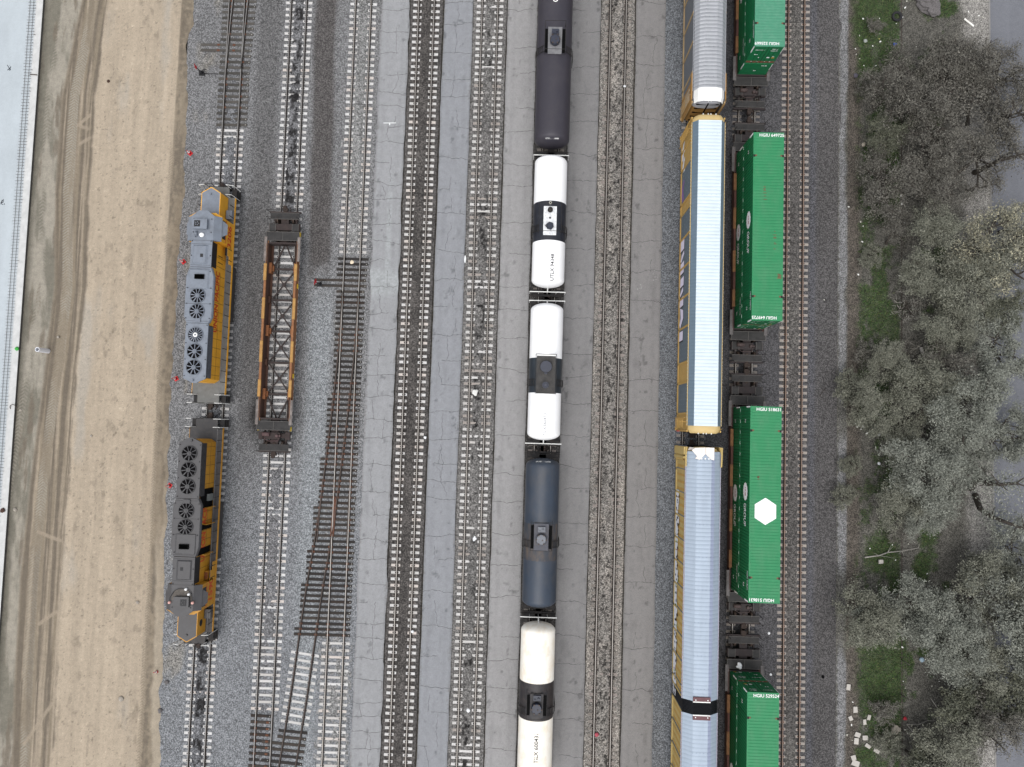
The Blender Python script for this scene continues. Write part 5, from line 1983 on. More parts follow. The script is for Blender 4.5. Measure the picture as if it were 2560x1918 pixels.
def style_yellow(t, half, prof, M):
    for e in (-1, 1):
        q = MB()
        sx = 1 if e > 0 else 1
        pr = [(-1.36, 5.15), (-1.05, 5.58), (-.75, 5.66), (.75, 5.66), (1.05, 5.58), (1.36, 5.15)]
        rg = [[(x, e * (half - .62), z + .06) for x, z in pr], [(x, e * (half - .25), z + .05) for x, z in pr], [(x * .92, e * (half + .04), z - .02) for x, z in pr], [(x * .80, e * (half + .14), z - .22) for x, z in pr]]
        if e > 0:
            rg = [r_[::-1] for r_ in rg]
        q.loft(rg, 0, False, smooth=True)
        for x in (-.55, -.12, .12, .55):
            q.cyl((x, e * (half + .08), 5.52), (x, e * (half + .2), 5.52), .05, .05, 8, 1)
        q.build("end_visor", [M['trim'], WHITE_RAIL], t)
    q = MB()
    q.cyl((-1.5, -half + .05, 2.2), (-1.5, -half - .02, 2.2), .2, .2, 12, 0)
    q.build("brake_wheel", paint("brake_wheel_red", C(200, 50, 60), .5), t)


def style_flaps(t, half, prof, M):
    e = 1
    for e in (1, -1):
        q = MB()
        y1, y0 = half + .06, half - 1.0
        z = prof[2][1] + .05
        lf = [(-.85, y1 - .05), (.0, y1), (.0, y1 - .55), (-.45, y1 - 1.05), (-.85, y1 - .95), (-.7, y1 - .75), (-1.15, y1 - .25)]
        rt = [(0.02, y1), (.75, y1), (.75, y1 - 1.05), (.5, y1 - 1.0), (.02, y1 - .55)]
        q.prism([(x, e * y) for x, y in lf], z, z + .03, 0)
        q.prism([(x, e * y) for x, y in rt], z, z + .03, 0)
        q.add([(-.85, e * (y1 - .05), z), (-1.15, e * (y1 - .25), z), (-1.38, e * (y1 - .3), z - .55), (-1.2, e * (y1 - .02), z - .55)], [(0, 1, 2, 3)], 0)
        for x in (-.3, 0.0, .3):
            q.cyl((x, e * (y1 - .95), z), (x, e * (y1 - .95), z + .04), .07, .07, 10, 1)
        q.build("end_flap", [paint("flap_cream", C(236, 228, 220), .6, var=.08, scale=3, dirt=C(206, 196, 188), damt=.5), WHITE_RAIL], t)
        for s in (-1, 1):
            q = MB()
            q.tube([(s * 1.42, e * (half + .05), 5.2), (s * 1.52, e * (half - .6), 5.35), (s * 1.50, e * (half - 1.6), 5.3)], .07, 6, 0)
            q.box(s * 1.44, s * 1.66, e * (half - .6), e * (half + .05), 1.3, 5.1, 0)
            q.box(s * 1.47, s * 1.64, e * (half - .95), e * (half - .75), 1.1, 5.0, 0)
            q.build("corner_shield", [M['post']], t)


GALV = paint("roof_galvanised", C(176, 179, 184), .5, .15, var=.10, scale=1.2, dirt=C(150, 150, 158), damt=.4, streak=(1, .3, 1))
GALV_B = paint("roof_pale_blue", C(176, 190, 206), .5, .1, var=.10, scale=1.0, dirt=C(164, 178, 194), damt=.4, streak=(1, .3, 1))
GALV_L = paint("roof_lilac", C(162, 172, 196), .5, .1, var=.06, scale=1.0)
ROOF_W = paint("roof_white", C(204, 217, 224), .45, var=.06, scale=1.0)
ROOF_S = paint("roof_blue_steel", C(116, 136, 152), .5, .1, var=.08, scale=1.2)
RIVET = paint("roof_rivet", C(120, 124, 134), .7)
RACK_Y = paint("rack_yellow", C(208, 170, 96), .55, var=.12, scale=1.2, dirt=C(176, 128, 62), damt=.45)
RACK_O = paint("rack_ochre", C(180, 136, 72), .6, var=.15, scale=1.2, dirt=C(140, 96, 44), damt=.5)
RACK_P = paint("rack_pale_yellow", C(210, 184, 116), .55, var=.08, scale=1.2, dirt=C(196, 156, 84), damt=.5, streak=(1, .3, 1))
PAN_G = paint("panel_blue_grey", C(110, 124, 134), .5, .1, var=.1, scale=1.2, dirt=C(90, 98, 106), damt=.4)
PAN_D = paint("panel_grey", C(118, 122, 128), .5, .1, var=.1, scale=1.2, dirt=C(96, 98, 102), damt=.4)
DOT = paint("panel_hole", C(168, 182, 188), .6)
STRIPE = paint("panel_stripe", C(206, 164, 84), .6, var=.15, scale=2)
TRIM_Y = paint("rack_trim", C(220, 192, 132), .55, var=.08)
M1 = dict(roof=GALV, roof2=GALV, rivet=RIVET, trim=GALV, step=.34, amp=.05, sidefacets=(), endcap=(.95, .95), post=paint("rack_tan", C(190, 162, 118), .6, var=.15), panel=PAN_D, panelb=paint("shield_grey", C(170, 166, 160), .6, var=.2, scale=4), dot=PAN_D, stripe=STRIPE, door=RACK_O, doortop=paint("door_white", C(198, 200, 206), .5, var=.06), doorz=5.1, doorsplit=4.0)
PR1 = [(-1.36, 5.2), (-1.0, 5.62), (-.5, 5.78), (.5, 5.78), (1.0, 5.62), (1.36, 5.2)]
pn1 = [(-13.6 + 2.72 * k, -13.6 + 2.72 * (k + 1), 1) for k in range(10)]
autorack("silver-roofed autorack car with grey side panels, cut by the top edge", 28.75 + 13.6, 13.6, M1, PR1, pn1, style_plain)
M2 = dict(roof=ROOF_W, roof2=ROOF_S, rivet=paint("roof_seam", C(196, 210, 218), .6), trim=TRIM_Y, step=.30, amp=.024, sidefacets=(0, 1, 2, 6, 7), endcap=(.5, .5), post=RACK_Y, panel=PAN_G, panelb=RACK_Y, dot=DOT, stripe=RACK_Y, door=RACK_O, doortop=RACK_Y, doorz=5.2, doorsplit=3.9)
PR2 = [(-1.40, 5.25), (-1.0, 5.78), (-.5, 5.80), (.5, 5.80), (1.0, 5.78), (1.40, 5.25)]
pn2 = [(-13.7, -12.2, 0), (-12.2, -9.5, 1), (-9.5, -7.7, 0), (-7.7, -4.55, 1), (-4.55, -1.8, 1), (-1.8, .95, 1), (.95, 3.65, 1), (3.65, 6.0, 1), (6.0, 7.0, 0), (7.0, 10.2, 1), (10.2, 12.0, 0), (12.0, 13.7, 0)]
AR2 = autorack("white-roofed autorack car with yellow ends and blue-grey side panels bearing lilac graffiti", 13.57, 13.75, M2, PR2, pn2, style_yellow)
M3 = dict(roof=GALV_B, roof2=GALV_L, rivet=paint("roof_rivet_blue", C(140, 154, 178), .7), trim=paint("trim_lilac", C(186, 180, 196), .6), step=.34, amp=.024, sidefacets=(3,), endcap=(.3, .3), post=RACK_P, panel=RACK_P, panelb=RACK_P, dot=RACK_P, stripe=STRIPE, door=RACK_P, doortop=RACK_P, doorz=5.0, doorsplit=3.8, postline=True)
PR3 = [(-1.44, 5.15), (-.68, 5.70), (-.2, 5.74), (.55, 5.74), (.85, 5.62), (1.44, 5.15)]
h3 = 21.3
yc3 = -1.55 - h3
pn3 = []
yy = h3
cut3 = at(1757, 1772, 5.8)[1] - yc3
while yy > cut3 + 1.2:
    pn3.append((yy - 2.02, yy, 2))
    yy -= 2.02
pn3 = [(max(a, cut3 + .6), b, m) for a, b, m in pn3]
yy = cut3 - .6
while yy > -h3 + 1:
    pn3.append((max(yy - 2.02, -h3), yy, 2))
    yy -= 2.02
AR3 = autorack("long pale-blue-roofed articulated autorack car with black bellows across it", yc3, h3, M3, PR3, pn3, style_flaps, cut=cut3)

# graffiti painted low on two of the sides
LIL = paint("graffiti_lilac", C(232, 224, 242), .6, var=.04)
GWH = paint("graffiti_white", C(228, 230, 236), .6, var=.1, scale=4)
GBK = paint("graffiti_black", C(36, 34, 40), .6)
GPU = paint("graffiti_purple", C(150, 116, 178), .6)
q = MB()
xw = -1.408


def gpoly(mb_, pts, m, d=0.0):
    mb_.add([(xw - d, y, z) for y, z in pts][::-1], [tuple(range(len(pts)))], m)


def gletter(mb_, pts, m, o=.09):
    mb_ = MB()
    cy = sum(p[0] for p in pts) / len(pts)
    cz = sum(p[1] for p in pts) / len(pts)
    big = [(y + (o if y > cy else -o) - .05, z + (o if z > cz else -o)) for y, z in pts]
    gpoly(mb_, big, 1, .0)
    gpoly(mb_, pts, m, .006)
    mb_.build("graffiti", [LIL, GBK, GPU, GWH], AR2)


def gy(v):
    return at(1705, v, 2.0)[1] - 13.57


zb, zt = 1.32, 2.85
for va, vb, kind in ((598, 628, 0), (630, 655, 1), (656, 686, 0), (694, 718, 0), (720, 742, 2), (743, 768, 0), (770, 822, 3), (830, 853, 4)):
    a, b = gy(va), gy(vb)
    if kind == 0:
        gletter(q, [(a, zt), (b + .05, zt - .1), (b, zb), (a - .1, zb + .1)], 0)
    elif kind == 1:
        gletter(q, [(a, zt - .1), (a - .35, zt), (b, zb + .4), (b + .1, zb), (a - .3, zb + .5)], 0)
    elif kind == 2:
        gletter(q, [(a, zt - .3), (a - .4, zt - .2), (b, zb + .2), (b + .3, zb), (a - .2, zb + .7)], 0)
    elif kind == 3:
        m_ = (a + b) / 2
        gletter(q, [(a, zb + .2), (a - .3, zt - .1), (m_ - .1, zt), (b, zb + .3), (b + .4, zb), (m_, zb + .5)], 0)
    else:
        gletter(q, [(a, zt), (b, zt - .1), (b, zb), (a, zb + .1)], 0)
for va, vb in ((452, 500), (355, 430)):
    a, b = gy(va), gy(vb)
    q = MB()
    for k in range(9):
        y = a + (b - a) * k / 9
        z = random.uniform(1.5, 2.2)
        gpoly(q, [(y, z + .5), (y - .35, z + .35), (y - .4, z - .25), (y - .1, z - .2)], 2 if va > 400 else 3, .003 + k * .0006)
    q.build("graffiti", [LIL, GBK, GPU, GWH], AR2)
q = MB()
rr = random.Random(5)
y0, y1 = at(1690, 1225, 2)[1] - yc3, at(1690, 1735, 2)[1] - yc3
y = y0
k = 0
while y > y1:
    hgt = rr.uniform(.8, 1.4)
    gpoly(q, [(y, 1.32), (y + .05, 1.35 + hgt), (y - .55, 1.3 + hgt * rr.uniform(.8, 1.1)), (y - .6, 1.35)], 3, .042 + .0005 * (k % 7))
    for _ in range(2):
        yy_, zz = y - rr.uniform(.05, .5), rr.uniform(1.4, 1.3 + hgt)
        gpoly(q, [(yy_, zz), (yy_ - .05, zz + .3), (yy_ - .22, zz + .28), (yy_ - .16, zz - .06)], 1 if rr.random() < .75 else (2 if rr.random() < .5 else 4), .047 + .0005 * (k % 5))
    y -= rr.uniform(.45, .7)
    k += 1
q.build("graffiti", [LIL, GBK, GPU, GWH, paint("graffiti_green", C(120, 170, 80), .6)], AR3)

# ------------------------------------------------------------------ trees and shrubs
def leafmat(name, c):
    m, n, p = new_mat(name)
    L = n.links
    tc = n.nodes.new("ShaderNodeTexCoord")
    a = n.nodes.new("ShaderNodeTexNoise")
    a.inputs['Scale'].default_value = 9
    a.inputs['Detail'].default_value = 3
    L.new(tc.outputs['Object'], a.inputs['Vector'])
    r = n.nodes.new("ShaderNodeMapRange")
    r.inputs[1].default_value = .3
    r.inputs[2].default_value = .7
    r.inputs[3].default_value = .6
    r.inputs[4].default_value = 1.4
    L.new(a.outputs[0], r.inputs[0])
    s = n.nodes.new("ShaderNodeVectorMath")
    s.operation = 'SCALE'
    s.inputs[0].default_value = c[:3]
    L.new(r.outputs[0], s.inputs['Scale'])
    L.new(s.outputs[0], p.inputs['Base Color'])
    p.inputs['Roughness'].default_value = .6
    return m


BARK = paint("bark_dark", C(74, 68, 62), .95, var=.35, scale=5, streak=(1, 1, .3))
BARK_P = paint("bark_pale", C(178, 174, 166), .95, var=.25, scale=5)
LF = dict(
    olive=[leafmat("leaf_olive_%d" % i, C(*c)) for i, c in enumerate([(92, 93, 80), (114, 115, 101), (134, 134, 119), (73, 75, 65)])],
    grey=[leafmat("leaf_greygreen_%d" % i, C(*c)) for i, c in enumerate([(101, 104, 94), (121, 124, 114), (139, 141, 130), (80, 83, 75)])],
    brown=[leafmat("leaf_dry_%d" % i, C(*c)) for i, c in enumerate([(74, 71, 64), (94, 91, 83), (116, 113, 104), (58, 56, 50)])],
    flower=[leafmat("leaf_flowering_%d" % i, C(*c)) for i, c in enumerate([(92, 93, 82), (123, 121, 104), (171, 166, 141), (106, 107, 94)])],
    dark=[leafmat("leaf_dark_%d" % i, C(*c)) for i, c in enumerate([(73, 76, 62), (90, 92, 76), (110, 111, 93), (57, 59, 49)])])


def make_plant(name, kind, Rr, Ht, seed, nleaf, leaf=(.10, .035), limbs=6, bare=0.0, pale=False, off=(0, 0), dens=1.0):
    """tapered trunk and limbs; leaves gathered in sprays round the twig ends"""
    r = np.random.default_rng(seed)
    wood, twig = MB(), MB()
    tips = []

    def limb(p, d, L_, rad, depth):
        pts = [np.array(p, float)]
        d = np.array(d, float)
        n = 4
        for k in range(n):
            d = d + r.normal(0, .22, 3)
            d[2] = max(d[2], -.15) + (.04 if depth < 2 else 0)
            d /= np.linalg.norm(d)
            pts.append(pts[-1] + d * L_ / n)
        tgt = wood if rad > .03 else twig
        for k in range(n):
            r0, r1 = rad * (1 - .16 * k), rad * (1 - .16 * (k + 1))
            tgt.cyl(pts[k], pts[k + 1], r0, r1, 6 if rad > .06 else 4 if rad > .03 else 3, 0, rad > .03, (False, False))
        if depth >= 3:
            tips.append((pts[-1], L_))
            tips.append((pts[2], L_ * .8))
            return
        nb = {0: limbs, 1: 4, 2: 4}[depth]
        for k in range(nb):
            t_ = 1.0 if depth == 0 else r.uniform(.35, 1.0)
            i = min(n - 1, int(t_ * n))
            base = pts[i] + (pts[i + 1] - pts[i]) * (t_ * n - i) if i < n else pts[-1]
            a = 2 * math.pi * (k + r.uniform(-.3, .3)) / nb
            sp = {0: 1.0, 1: .9, 2: .8}[depth]
            side = np.array([math.cos(a), math.sin(a), r.uniform(.05, .75) if depth == 0 else r.uniform(-.2, .5)])
            nd = d * (.3 if depth == 0 else .75) + side * sp
            nd /= np.linalg.norm(nd)
            ll = {0: Rr * .62, 1: Rr * .42, 2: Rr * .26}[depth] * r.uniform(.7, 1.25)
            limb(base, nd, ll, rad * {0: .62, 1: .52, 2: .5}[depth], depth + 1)
    th = Ht * .42
    limb((0, 0, -.1), (off[0], off[1], 1), th, Rr * .055 + .03, 0)
    P_ = np.array([p for p, l in tips])
    S_ = np.array([l for p, l in tips])
    keep = r.random(len(P_)) > bare
    P_, S_ = P_[keep], S_[keep]
    idx = r.integers(0, len(P_), nleaf)
    spread = (Rr * .075)
    c = P_[idx] + r.normal(0, 1, (nleaf, 3)) * np.array([spread, spread, spread * .7])
    c[:, 2] = np.maximum(c[:, 2], .08)
    a = r.random(nleaf) * 6.283
    tl = r.normal(0, .45, nleaf)
    ln = leaf[0] * r.uniform(.6, 1.4, nleaf)
    wd = leaf[1] * r.uniform(.7, 1.4, nleaf)
    u = np.stack([np.cos(a) * np.cos(tl), np.sin(a) * np.cos(tl), np.sin(tl)], 1)
    rl = r.normal(0, .6, nleaf)
    v0 = np.stack([-np.sin(a), np.cos(a), 0 * a], 1)
    w_ = np.cross(u, v0)
    v = v0 * np.cos(rl)[:, None] + w_ * np.sin(rl)[:, None]
    q = np.stack([c - u * ln[:, None], c - v * wd[:, None], c + u * ln[:, None], c + v * wd[:, None]], 1).reshape(-1, 3).astype(np.float32)
    me = bpy.data.meshes.new("crown")
    me.vertices.add(nleaf * 4)
    me.vertices.foreach_set("co", q.ravel())
    me.loops.add(nleaf * 4)
    me.loops.foreach_set("vertex_index", np.arange(nleaf * 4, dtype=np.int32))
    me.polygons.add(nleaf)
    me.polygons.foreach_set("loop_start", np.arange(nleaf, dtype=np.int32) * 4)
    me.polygons.foreach_set("loop_total", np.full(nleaf, 4, dtype=np.int32))
    # sprays differ: each twig end favours one tone
    tipt = r.random(len(P_))
    hgt = (c[:, 2] - c[:, 2].min()) / (np.ptp(c[:, 2]) + 1e-6)
    tt = tipt[idx] * .62 + r.random(nleaf) * .48
    mi = np.where(tt < .36, 0, np.where(tt < .66, 1, np.where(tt < .84, 2, 3))).astype(np.int32)
    for m_ in LF[kind]:
        me.materials.append(m_)
    me.polygons.foreach_set("material_index", mi)
    me.update()
    crown = bpy.data.objects.new("crown", me)
    COL.objects.link(crown)
    tr = wood.build("trunk", BARK)
    tw = twig.build("twigs", BARK_P if pale else BARK)
    return [crown, tr, tw]


def put_plant(protos, used, name, label, cat, u, v, zt_, sc, rz, group):
    x, y, _ = at(u, v, zt_)
    t = thing(name, label, cat, (x, y, 0), rz, group)
    t.scale = (sc, sc, sc)
    for o in protos:
        if o.name in used:
            copy_part(o, t)
        else:
            used.add(o.name)
            o.parent = t
    return t


_used = set()
PR = dict(
    brown=[make_plant("tree", "brown", 4.0, 6.2, 301, 7800, (.092, .032), 6, .12, True), make_plant("tree", "brown", 3.8, 5.6, 302, 6800, (.092, .032), 6, .18, True)],
    olive=[make_plant("tree", "olive", 4.0, 6.5, 303, 14500, (.098, .036), 6, .0), make_plant("tree", "olive", 3.8, 6.0, 304, 12500, (.098, .036), 7, .0, True)],
    grey=[make_plant("tree", "grey", 4.2, 7.0, 305, 16000, (.098, .036), 6, .0), make_plant("tree", "grey", 3.8, 6.0, 311, 13500, (.098, .036), 6, .05)],
    flower=[make_plant("tree", "flower", 4.0, 6.5, 306, 13000, (.098, .036), 6, .0)],
    dark=[make_plant("tree", "dark", 3.4, 5.5, 307, 11500, (.098, .036), 6, .0)],
    shrub=[make_plant("shrub", "brown", 2.2, 2.2, 308, 2600, (.09, .03), 7, .1, True), make_plant("shrub", "olive", 2.2, 2.2, 309, 3800, (.10, .036), 7, .0)],
    bare=[make_plant("shrub", "brown", 2.0, 2.0, 310, 350, (.08, .025), 7, .3, True)])
GT = "trees along the verge"
TREES = [  # kind, variant, u, v, height seen, scale, label
    ("brown", 0, 2290, 150, 3.2, .80, "thin brownish tree just below the old tyre"),
    ("brown", 1, 2400, 150, 3.6, .95, "brownish tree beside the white plank at the top of the sidewalk"),
    ("brown", 0, 2540, 170, 4.0, .8, "brown-grey tree overhanging the street near the top edge"),
    ("brown", 1, 2275, 262, 3.2, .95, "dry brown tree right under the scrap of blue plastic"),
    ("brown", 0, 2360, 225, 3.6, .85, "dry tree above the forked dark limb"),
    ("brown", 1, 2525, 300, 4.0, 1.0, "tall brown-grey tree reaching across the kerb above the long leaning limb"),
    ("dark", 0, 2215, 350, 2.4, .62, "dark tree whose crown covers the pale gravel strip"),
    ("brown", 1, 2300, 380, 3.0, .95, "brown tree in the middle of the upper thicket"),
    ("brown", 0, 2420, 420, 3.8, .90, "brown-grey tree just above the cream-flowered one"),
    ("brown", 1, 2205, 250, 2.6, .8, "low brown tree between the upper grass and the pale gravel strip"),
    ("brown", 0, 2225, 425, 2.8, .85, "brown twiggy tree left of the upper thicket's middle"),
    ("brown", 1, 2345, 465, 3.2, .8, "grey-brown tree above the low grey-green one"),
    ("olive", 1, 2200, 905, 2.4, .62, "dull olive tree left of the pale board"),
    ("olive", 0, 2190, 1010, 2.4, .68, "dull olive tree beside the heap of white rubble"),
    ("brown", 0, 2235, 600, 2.4, .55, "small dry tree beside the fence opposite the cream blossom"),
    ("brown", 0, 2440, 225, 3.8, .72, "brown-grey tree over the upper sidewalk, below the white plank"),
    ("olive", 0, 2360, 800, 3.4, .7, "olive tree right above the pale board"),
    ("grey", 1, 2470, 700, 4.6, .66, "silver-olive tree on the lower right flank of the cream blossom"),
    ("olive", 1, 2240, 1120, 2.6, .6, "low olive tree below the bare forked shrub"),
    ("grey", 0, 2410, 1620, 4.0, .8, "silver tree right of the pale blue bag"),
    ("flower", 0, 2450, 600, 4.6, 1.08, "broad tree with cream-coloured blossom over the sidewalk"),
    ("flower", 0, 2550, 560, 4.8, .7, "smaller cream-flowered tree at the right edge over the street"),
    ("olive", 1, 2330, 570, 3.4, .72, "grey-green tree just left of the cream-flowered one"),
    ("olive", 0, 2435, 735, 4.2, .92, "olive-green tree below the cream-flowered one"),
    ("dark", 0, 2525, 780, 4.4, .7, "dark-crowned tree leaning over the street below the blossom"),
    ("olive", 1, 2285, 700, 2.8, .70, "low olive tree right of the lowest green patch beside the tracks"),
    ("brown", 0, 2395, 890, 3.8, .82, "half-bare brownish tree beside the pale board"),
    ("grey", 1, 2500, 900, 4.6, .90, "grey-leaved tree crossing the kerb near the forked bare limb"),
    ("olive", 0, 2300, 1000, 3.2, .85, "olive tree above the bare forked shrub"),
    ("grey", 0, 2405, 1040, 4.2, .95, "grey-green tree left of the heavy dark limbs"),
    ("grey", 1, 2535, 1080, 5.0, .85, "large silver-leaved tree over the street, right of the heavy dark limbs"),
    ("grey", 0, 2300, 1165, 3.2, .92, "silver-green tree in the centre of the lower thicket"),
    ("grey", 1, 2385, 1140, 4.0, .80, "silver-leaved tree over the edge of the sidewalk"),
    ("olive", 1, 2220, 1255, 2.6, .70, "olive tree beside the thin end of the pale gravel strip"),
    ("grey", 0, 2300, 1262, 3.2, .62, "small silver tree just above the bright grass tufts"),
    ("grey", 1, 2560, 1405, 4.6, .75, "silver tree at the right edge above the parked-grey street gap"),
    ("olive", 0, 2440, 1490, 4.2, .92, "broad olive tree over the sidewalk below the big sidewalk gap"),
    ("olive", 1, 2150, 1530, 2.6, .85, "olive tree spreading over the dark gravel towards the rusty rails"),
    ("grey", 1, 2255, 1500, 3.2, .92, "grey-green tree above the long shaded grass strip"),
    ("grey", 0, 2350, 1560, 3.8, .88, "silver tree with its lowest sprays over the pale blue bag"),
    ("grey", 0, 2510, 1560, 4.8, 1.15, "largest silver-green tree, at the right edge over the kerb"),
    ("olive", 1, 2440, 1640, 4.0, .80, "olive-grey tree left of the last open patch of street"),
    ("dark", 0, 2530, 1760, 4.4, .95, "dark green tree over the street in the bottom right corner"),
    ("dark", 0, 2390, 1755, 3.4, .92, "dark olive tree above the two long pale branches"),
    ("brown", 1, 2470, 1820, 4.0, 1.0, "brown-green tree at the bottom edge beside the street"),
    ("dark", 0, 2290, 1900, 2.8, .75, "green-brown tree at the bottom edge near the pale slabs"),
    ("olive", 0, 2385, 1880, 3.4, .85, "olive tree at the bottom edge with pale twigs")]
for kd, vr, u, v, zt_, sc_, lb in TREES:
    put_plant(PR[kd][vr], _used, "tree", lb, "tree", u, v, zt_ * .6, sc_, random.uniform(0, 6.28), GT)
SHRUBS = [("shrub", 0, 2185, 60, .45, "dry scrub on the grass left of the tyre"), ("shrub", 1, 2165, 640, .55, "green-grey shrub beside the rust-scraped container's height on the verge"),
          ("shrub", 0, 2150, 215, .6, "dry shrub below the long upper grass patch"), ("shrub", 0, 2180, 480, .8, "twiggy shrub left of a green patch on the verge"),
          ("shrub", 0, 2165, 880, .7, "dry shrub by the pale gravel strip above the fallen twig"), ("shrub", 1, 2130, 960, .8, "grey-green shrub covering the pale gravel strip"),
          ("bare", 0, 2262, 1060, 1.0, "bare pale shrub with forked branches"), ("shrub", 1, 2120, 1155, .5, "dark green shrub beside the strip of pale gravel"),
          ("shrub", 1, 2115, 1245, .55, "dark shrub where the pale gravel strip bends"), ("bare", 0, 2195, 430, .9, "bare twiggy bush in the upper thicket"),
          ("bare", 0, 2300, 440, 1.0, "bare pale-twigged bush under the brown trees"), ("shrub", 0, 2235, 1320, .6, "straw-coloured shrub by the dark grass"),
          ("bare", 0, 2330, 1860, 1.2, "bare grey bush with long pale twigs at the bottom edge"), ("shrub", 1, 2215, 1865, .6, "green shrub between the pale slabs and the bottom trees"),
          ("shrub", 0, 2200, 1760, .7, "dry weeds in the shaded grass above the slabs"), ("bare", 0, 2260, 770, .9, "bare bush between olive trees"), ("shrub", 0, 2260, 900, .8, "dry shrub left of the pale board")]
for kd, vr, u, v, sc_, lb in SHRUBS:
    put_plant(PR[kd][vr], _used, "shrub", lb, "shrub", u, v, .5, sc_, random.uniform(0, 6.28), "shrubs on the verge")
for kd in PR.values():
    for grp in kd:
        for o in grp:
            if o.name not in _used:
                bpy.data.objects.remove(o)


def branch(label, pts, r0, pale, h0=.1, h1=.25, fork=2, group=None, name="fallen_branch", cat="branch"):
    q = MB()
    P3 = [(*at(u, v, 0)[:2], h0 + (h1 - h0) * k / max(1, len(pts) - 1)) for k, (u, v) in enumerate(pts)]
    n = len(P3)
    for k in range(n - 1):
        q.cyl(P3[k], P3[k + 1], r0 * (1 - .7 * k / n), r0 * (1 - .7 * (k + 1) / n), 6, 0, True, (k == 0, True))
    for k in range(1, n):
        for _ in range(fork):
            d = Vector((random.gauss(0, .5), random.gauss(0, .5), random.uniform(0, .2)))
            q.cyl(P3[k], Vector(P3[k]) + d, r0 * .35, r0 * .12, 4, 0, False)
    tag(q.build(name, BARK_P if pale else BARK), label, cat, group)


branch("long pale dead branch running down from the red scrap", [(2266, 1812), (2290, 1842), (2312, 1856), (2340, 1876)], .05, True, .3, .9)
branch("pale dead branch curving right of the red scrap", [(2262, 1808), (2290, 1806), (2310, 1794), (2335, 1791)], .04, True, .3, .8)
branch("pale branch above the bottom thicket", [(2318, 1740), (2335, 1768), (2352, 1778), (2364, 1797)], .045, True, .6, 1.2)
branch("grey fallen branch lying over the dark grass", [(2160, 1393), (2195, 1388), (2215, 1380), (2250, 1376), (2290, 1368)], .07, True, .15, .4)
branch("thin fallen twig on the dark gravel", [(2048, 992), (2056, 980), (2064, 968)], .03, False, .03, .05, 1)
branch("dead straight stick leaning through the bright grass by the board", [(2300, 908), (2330, 880), (2362, 848)], .05, False, .3, 1.2, 1)


def heavy_limb(label, pts, r0, zs):
    q = MB()
    P3 = [at(u, v, z) for (u, v), z in zip(pts, zs)]
    n = len(P3)
    for k in range(n - 1):
        q.cyl(P3[k], P3[k + 1], r0 * (1 - .62 * k / (n - 1)), r0 * (1 - .62 * (k + 1) / (n - 1)), 9, 0, True, (False, k == n - 2))
    for k in range(2, n):
        for _ in range(3):
            d = Vector((random.gauss(0, .6), random.gauss(0, .6), random.uniform(.1, .6)))
            q.cyl(P3[k], Vector(P3[k]) + d, r0 * .3, r0 * .08, 5, 0, False)
    t = thing("tree", label, "tree", (P3[0][0], P3[0][1], 0), 0, GT)
    o = q.build("trunk", BARK, t)
    o.location = (-P3[0][0], -P3[0][1], 0)
    return t, P3


def limb_leaves(t, P3, kind, seed, n=1500, rad=1.3):
    r = np.random.default_rng(seed)
    q = MB()
    ends = P3[2:]
    for k in range(n):
        e = np.array(ends[r.integers(0, len(ends))]) + r.normal(0, 1, 3) * np.array([rad, rad, rad * .5]) * .55
        a, ln, wd = r.random() * 6.28, .11 * r.uniform(.6, 1.3), .04
        u = np.array([math.cos(a), math.sin(a), r.normal(0, .4)]) * ln
        v = np.array([-math.sin(a), math.cos(a), r.normal(0, .5)]) * wd
        o = len(q.v)
        q.v += [tuple(e - u), tuple(e - v), tuple(e + u), tuple(e + v)]
        q.f.append((o, o + 1, o + 2, o + 3))
        q.m.append(int(r.integers(0, 4)))
        q.sm.append(False)
    o = q.build("crown", LF[kind], t)
    o.location = (-t.location.x, -t.location.y, 0)


for lb, pts, r0, zs, kd in (
        ("dark leaning trunk that forks towards the rails below the upper thicket", [(2378, 306), (2370, 280), (2366, 266), (2376, 248), (2372, 236)], .20, (.0, 1.4, 2.2, 3.0, 3.4), "brown"),
        ("dark upright trunk standing at the edge of the sidewalk in the upper thicket", [(2418, 312), (2420, 290), (2424, 262), (2432, 250)], .2, (0, 1.6, 2.8, 3.4), "brown"),
        ("long dark limb leaning out over the street above the cream blossom", [(2436, 432), (2470, 416), (2500, 400), (2545, 390), (2590, 380)], .26, (.2, 2.0, 3.4, 4.6, 5.2), "brown"),
        ("forked dark limb over the sidewalk just below the half-hidden street edge", [(2440, 1042), (2460, 1015), (2472, 980), (2455, 966), (2425, 962)], .2, (.2, 1.8, 3.2, 3.8, 4.4), "grey"),
        ("heavy dark limb crossing from sidewalk to street, bending down to the right", [(2438, 1238), (2450, 1272), (2478, 1292), (2510, 1304), (2560, 1322)], .28, (.2, 1.6, 2.6, 3.4, 4.2), "grey"),
        ("heavy dark trunk rising right above the bent limb", [(2428, 1222), (2440, 1195), (2470, 1210), (2500, 1212), (2540, 1208)], .30, (.1, 1.8, 3.0, 3.8, 4.4), "grey"),
        ("dark branching limb above the last gap in the street", [(2400, 1530), (2440, 1535), (2470, 1542), (2490, 1556)], .16, (.6, 2.2, 3.0, 3.6), "olive")):
    t, P3 = heavy_limb(lb, pts, r0, zs)
    limb_leaves(t, P3, kd, len(lb), 700, 1.3)

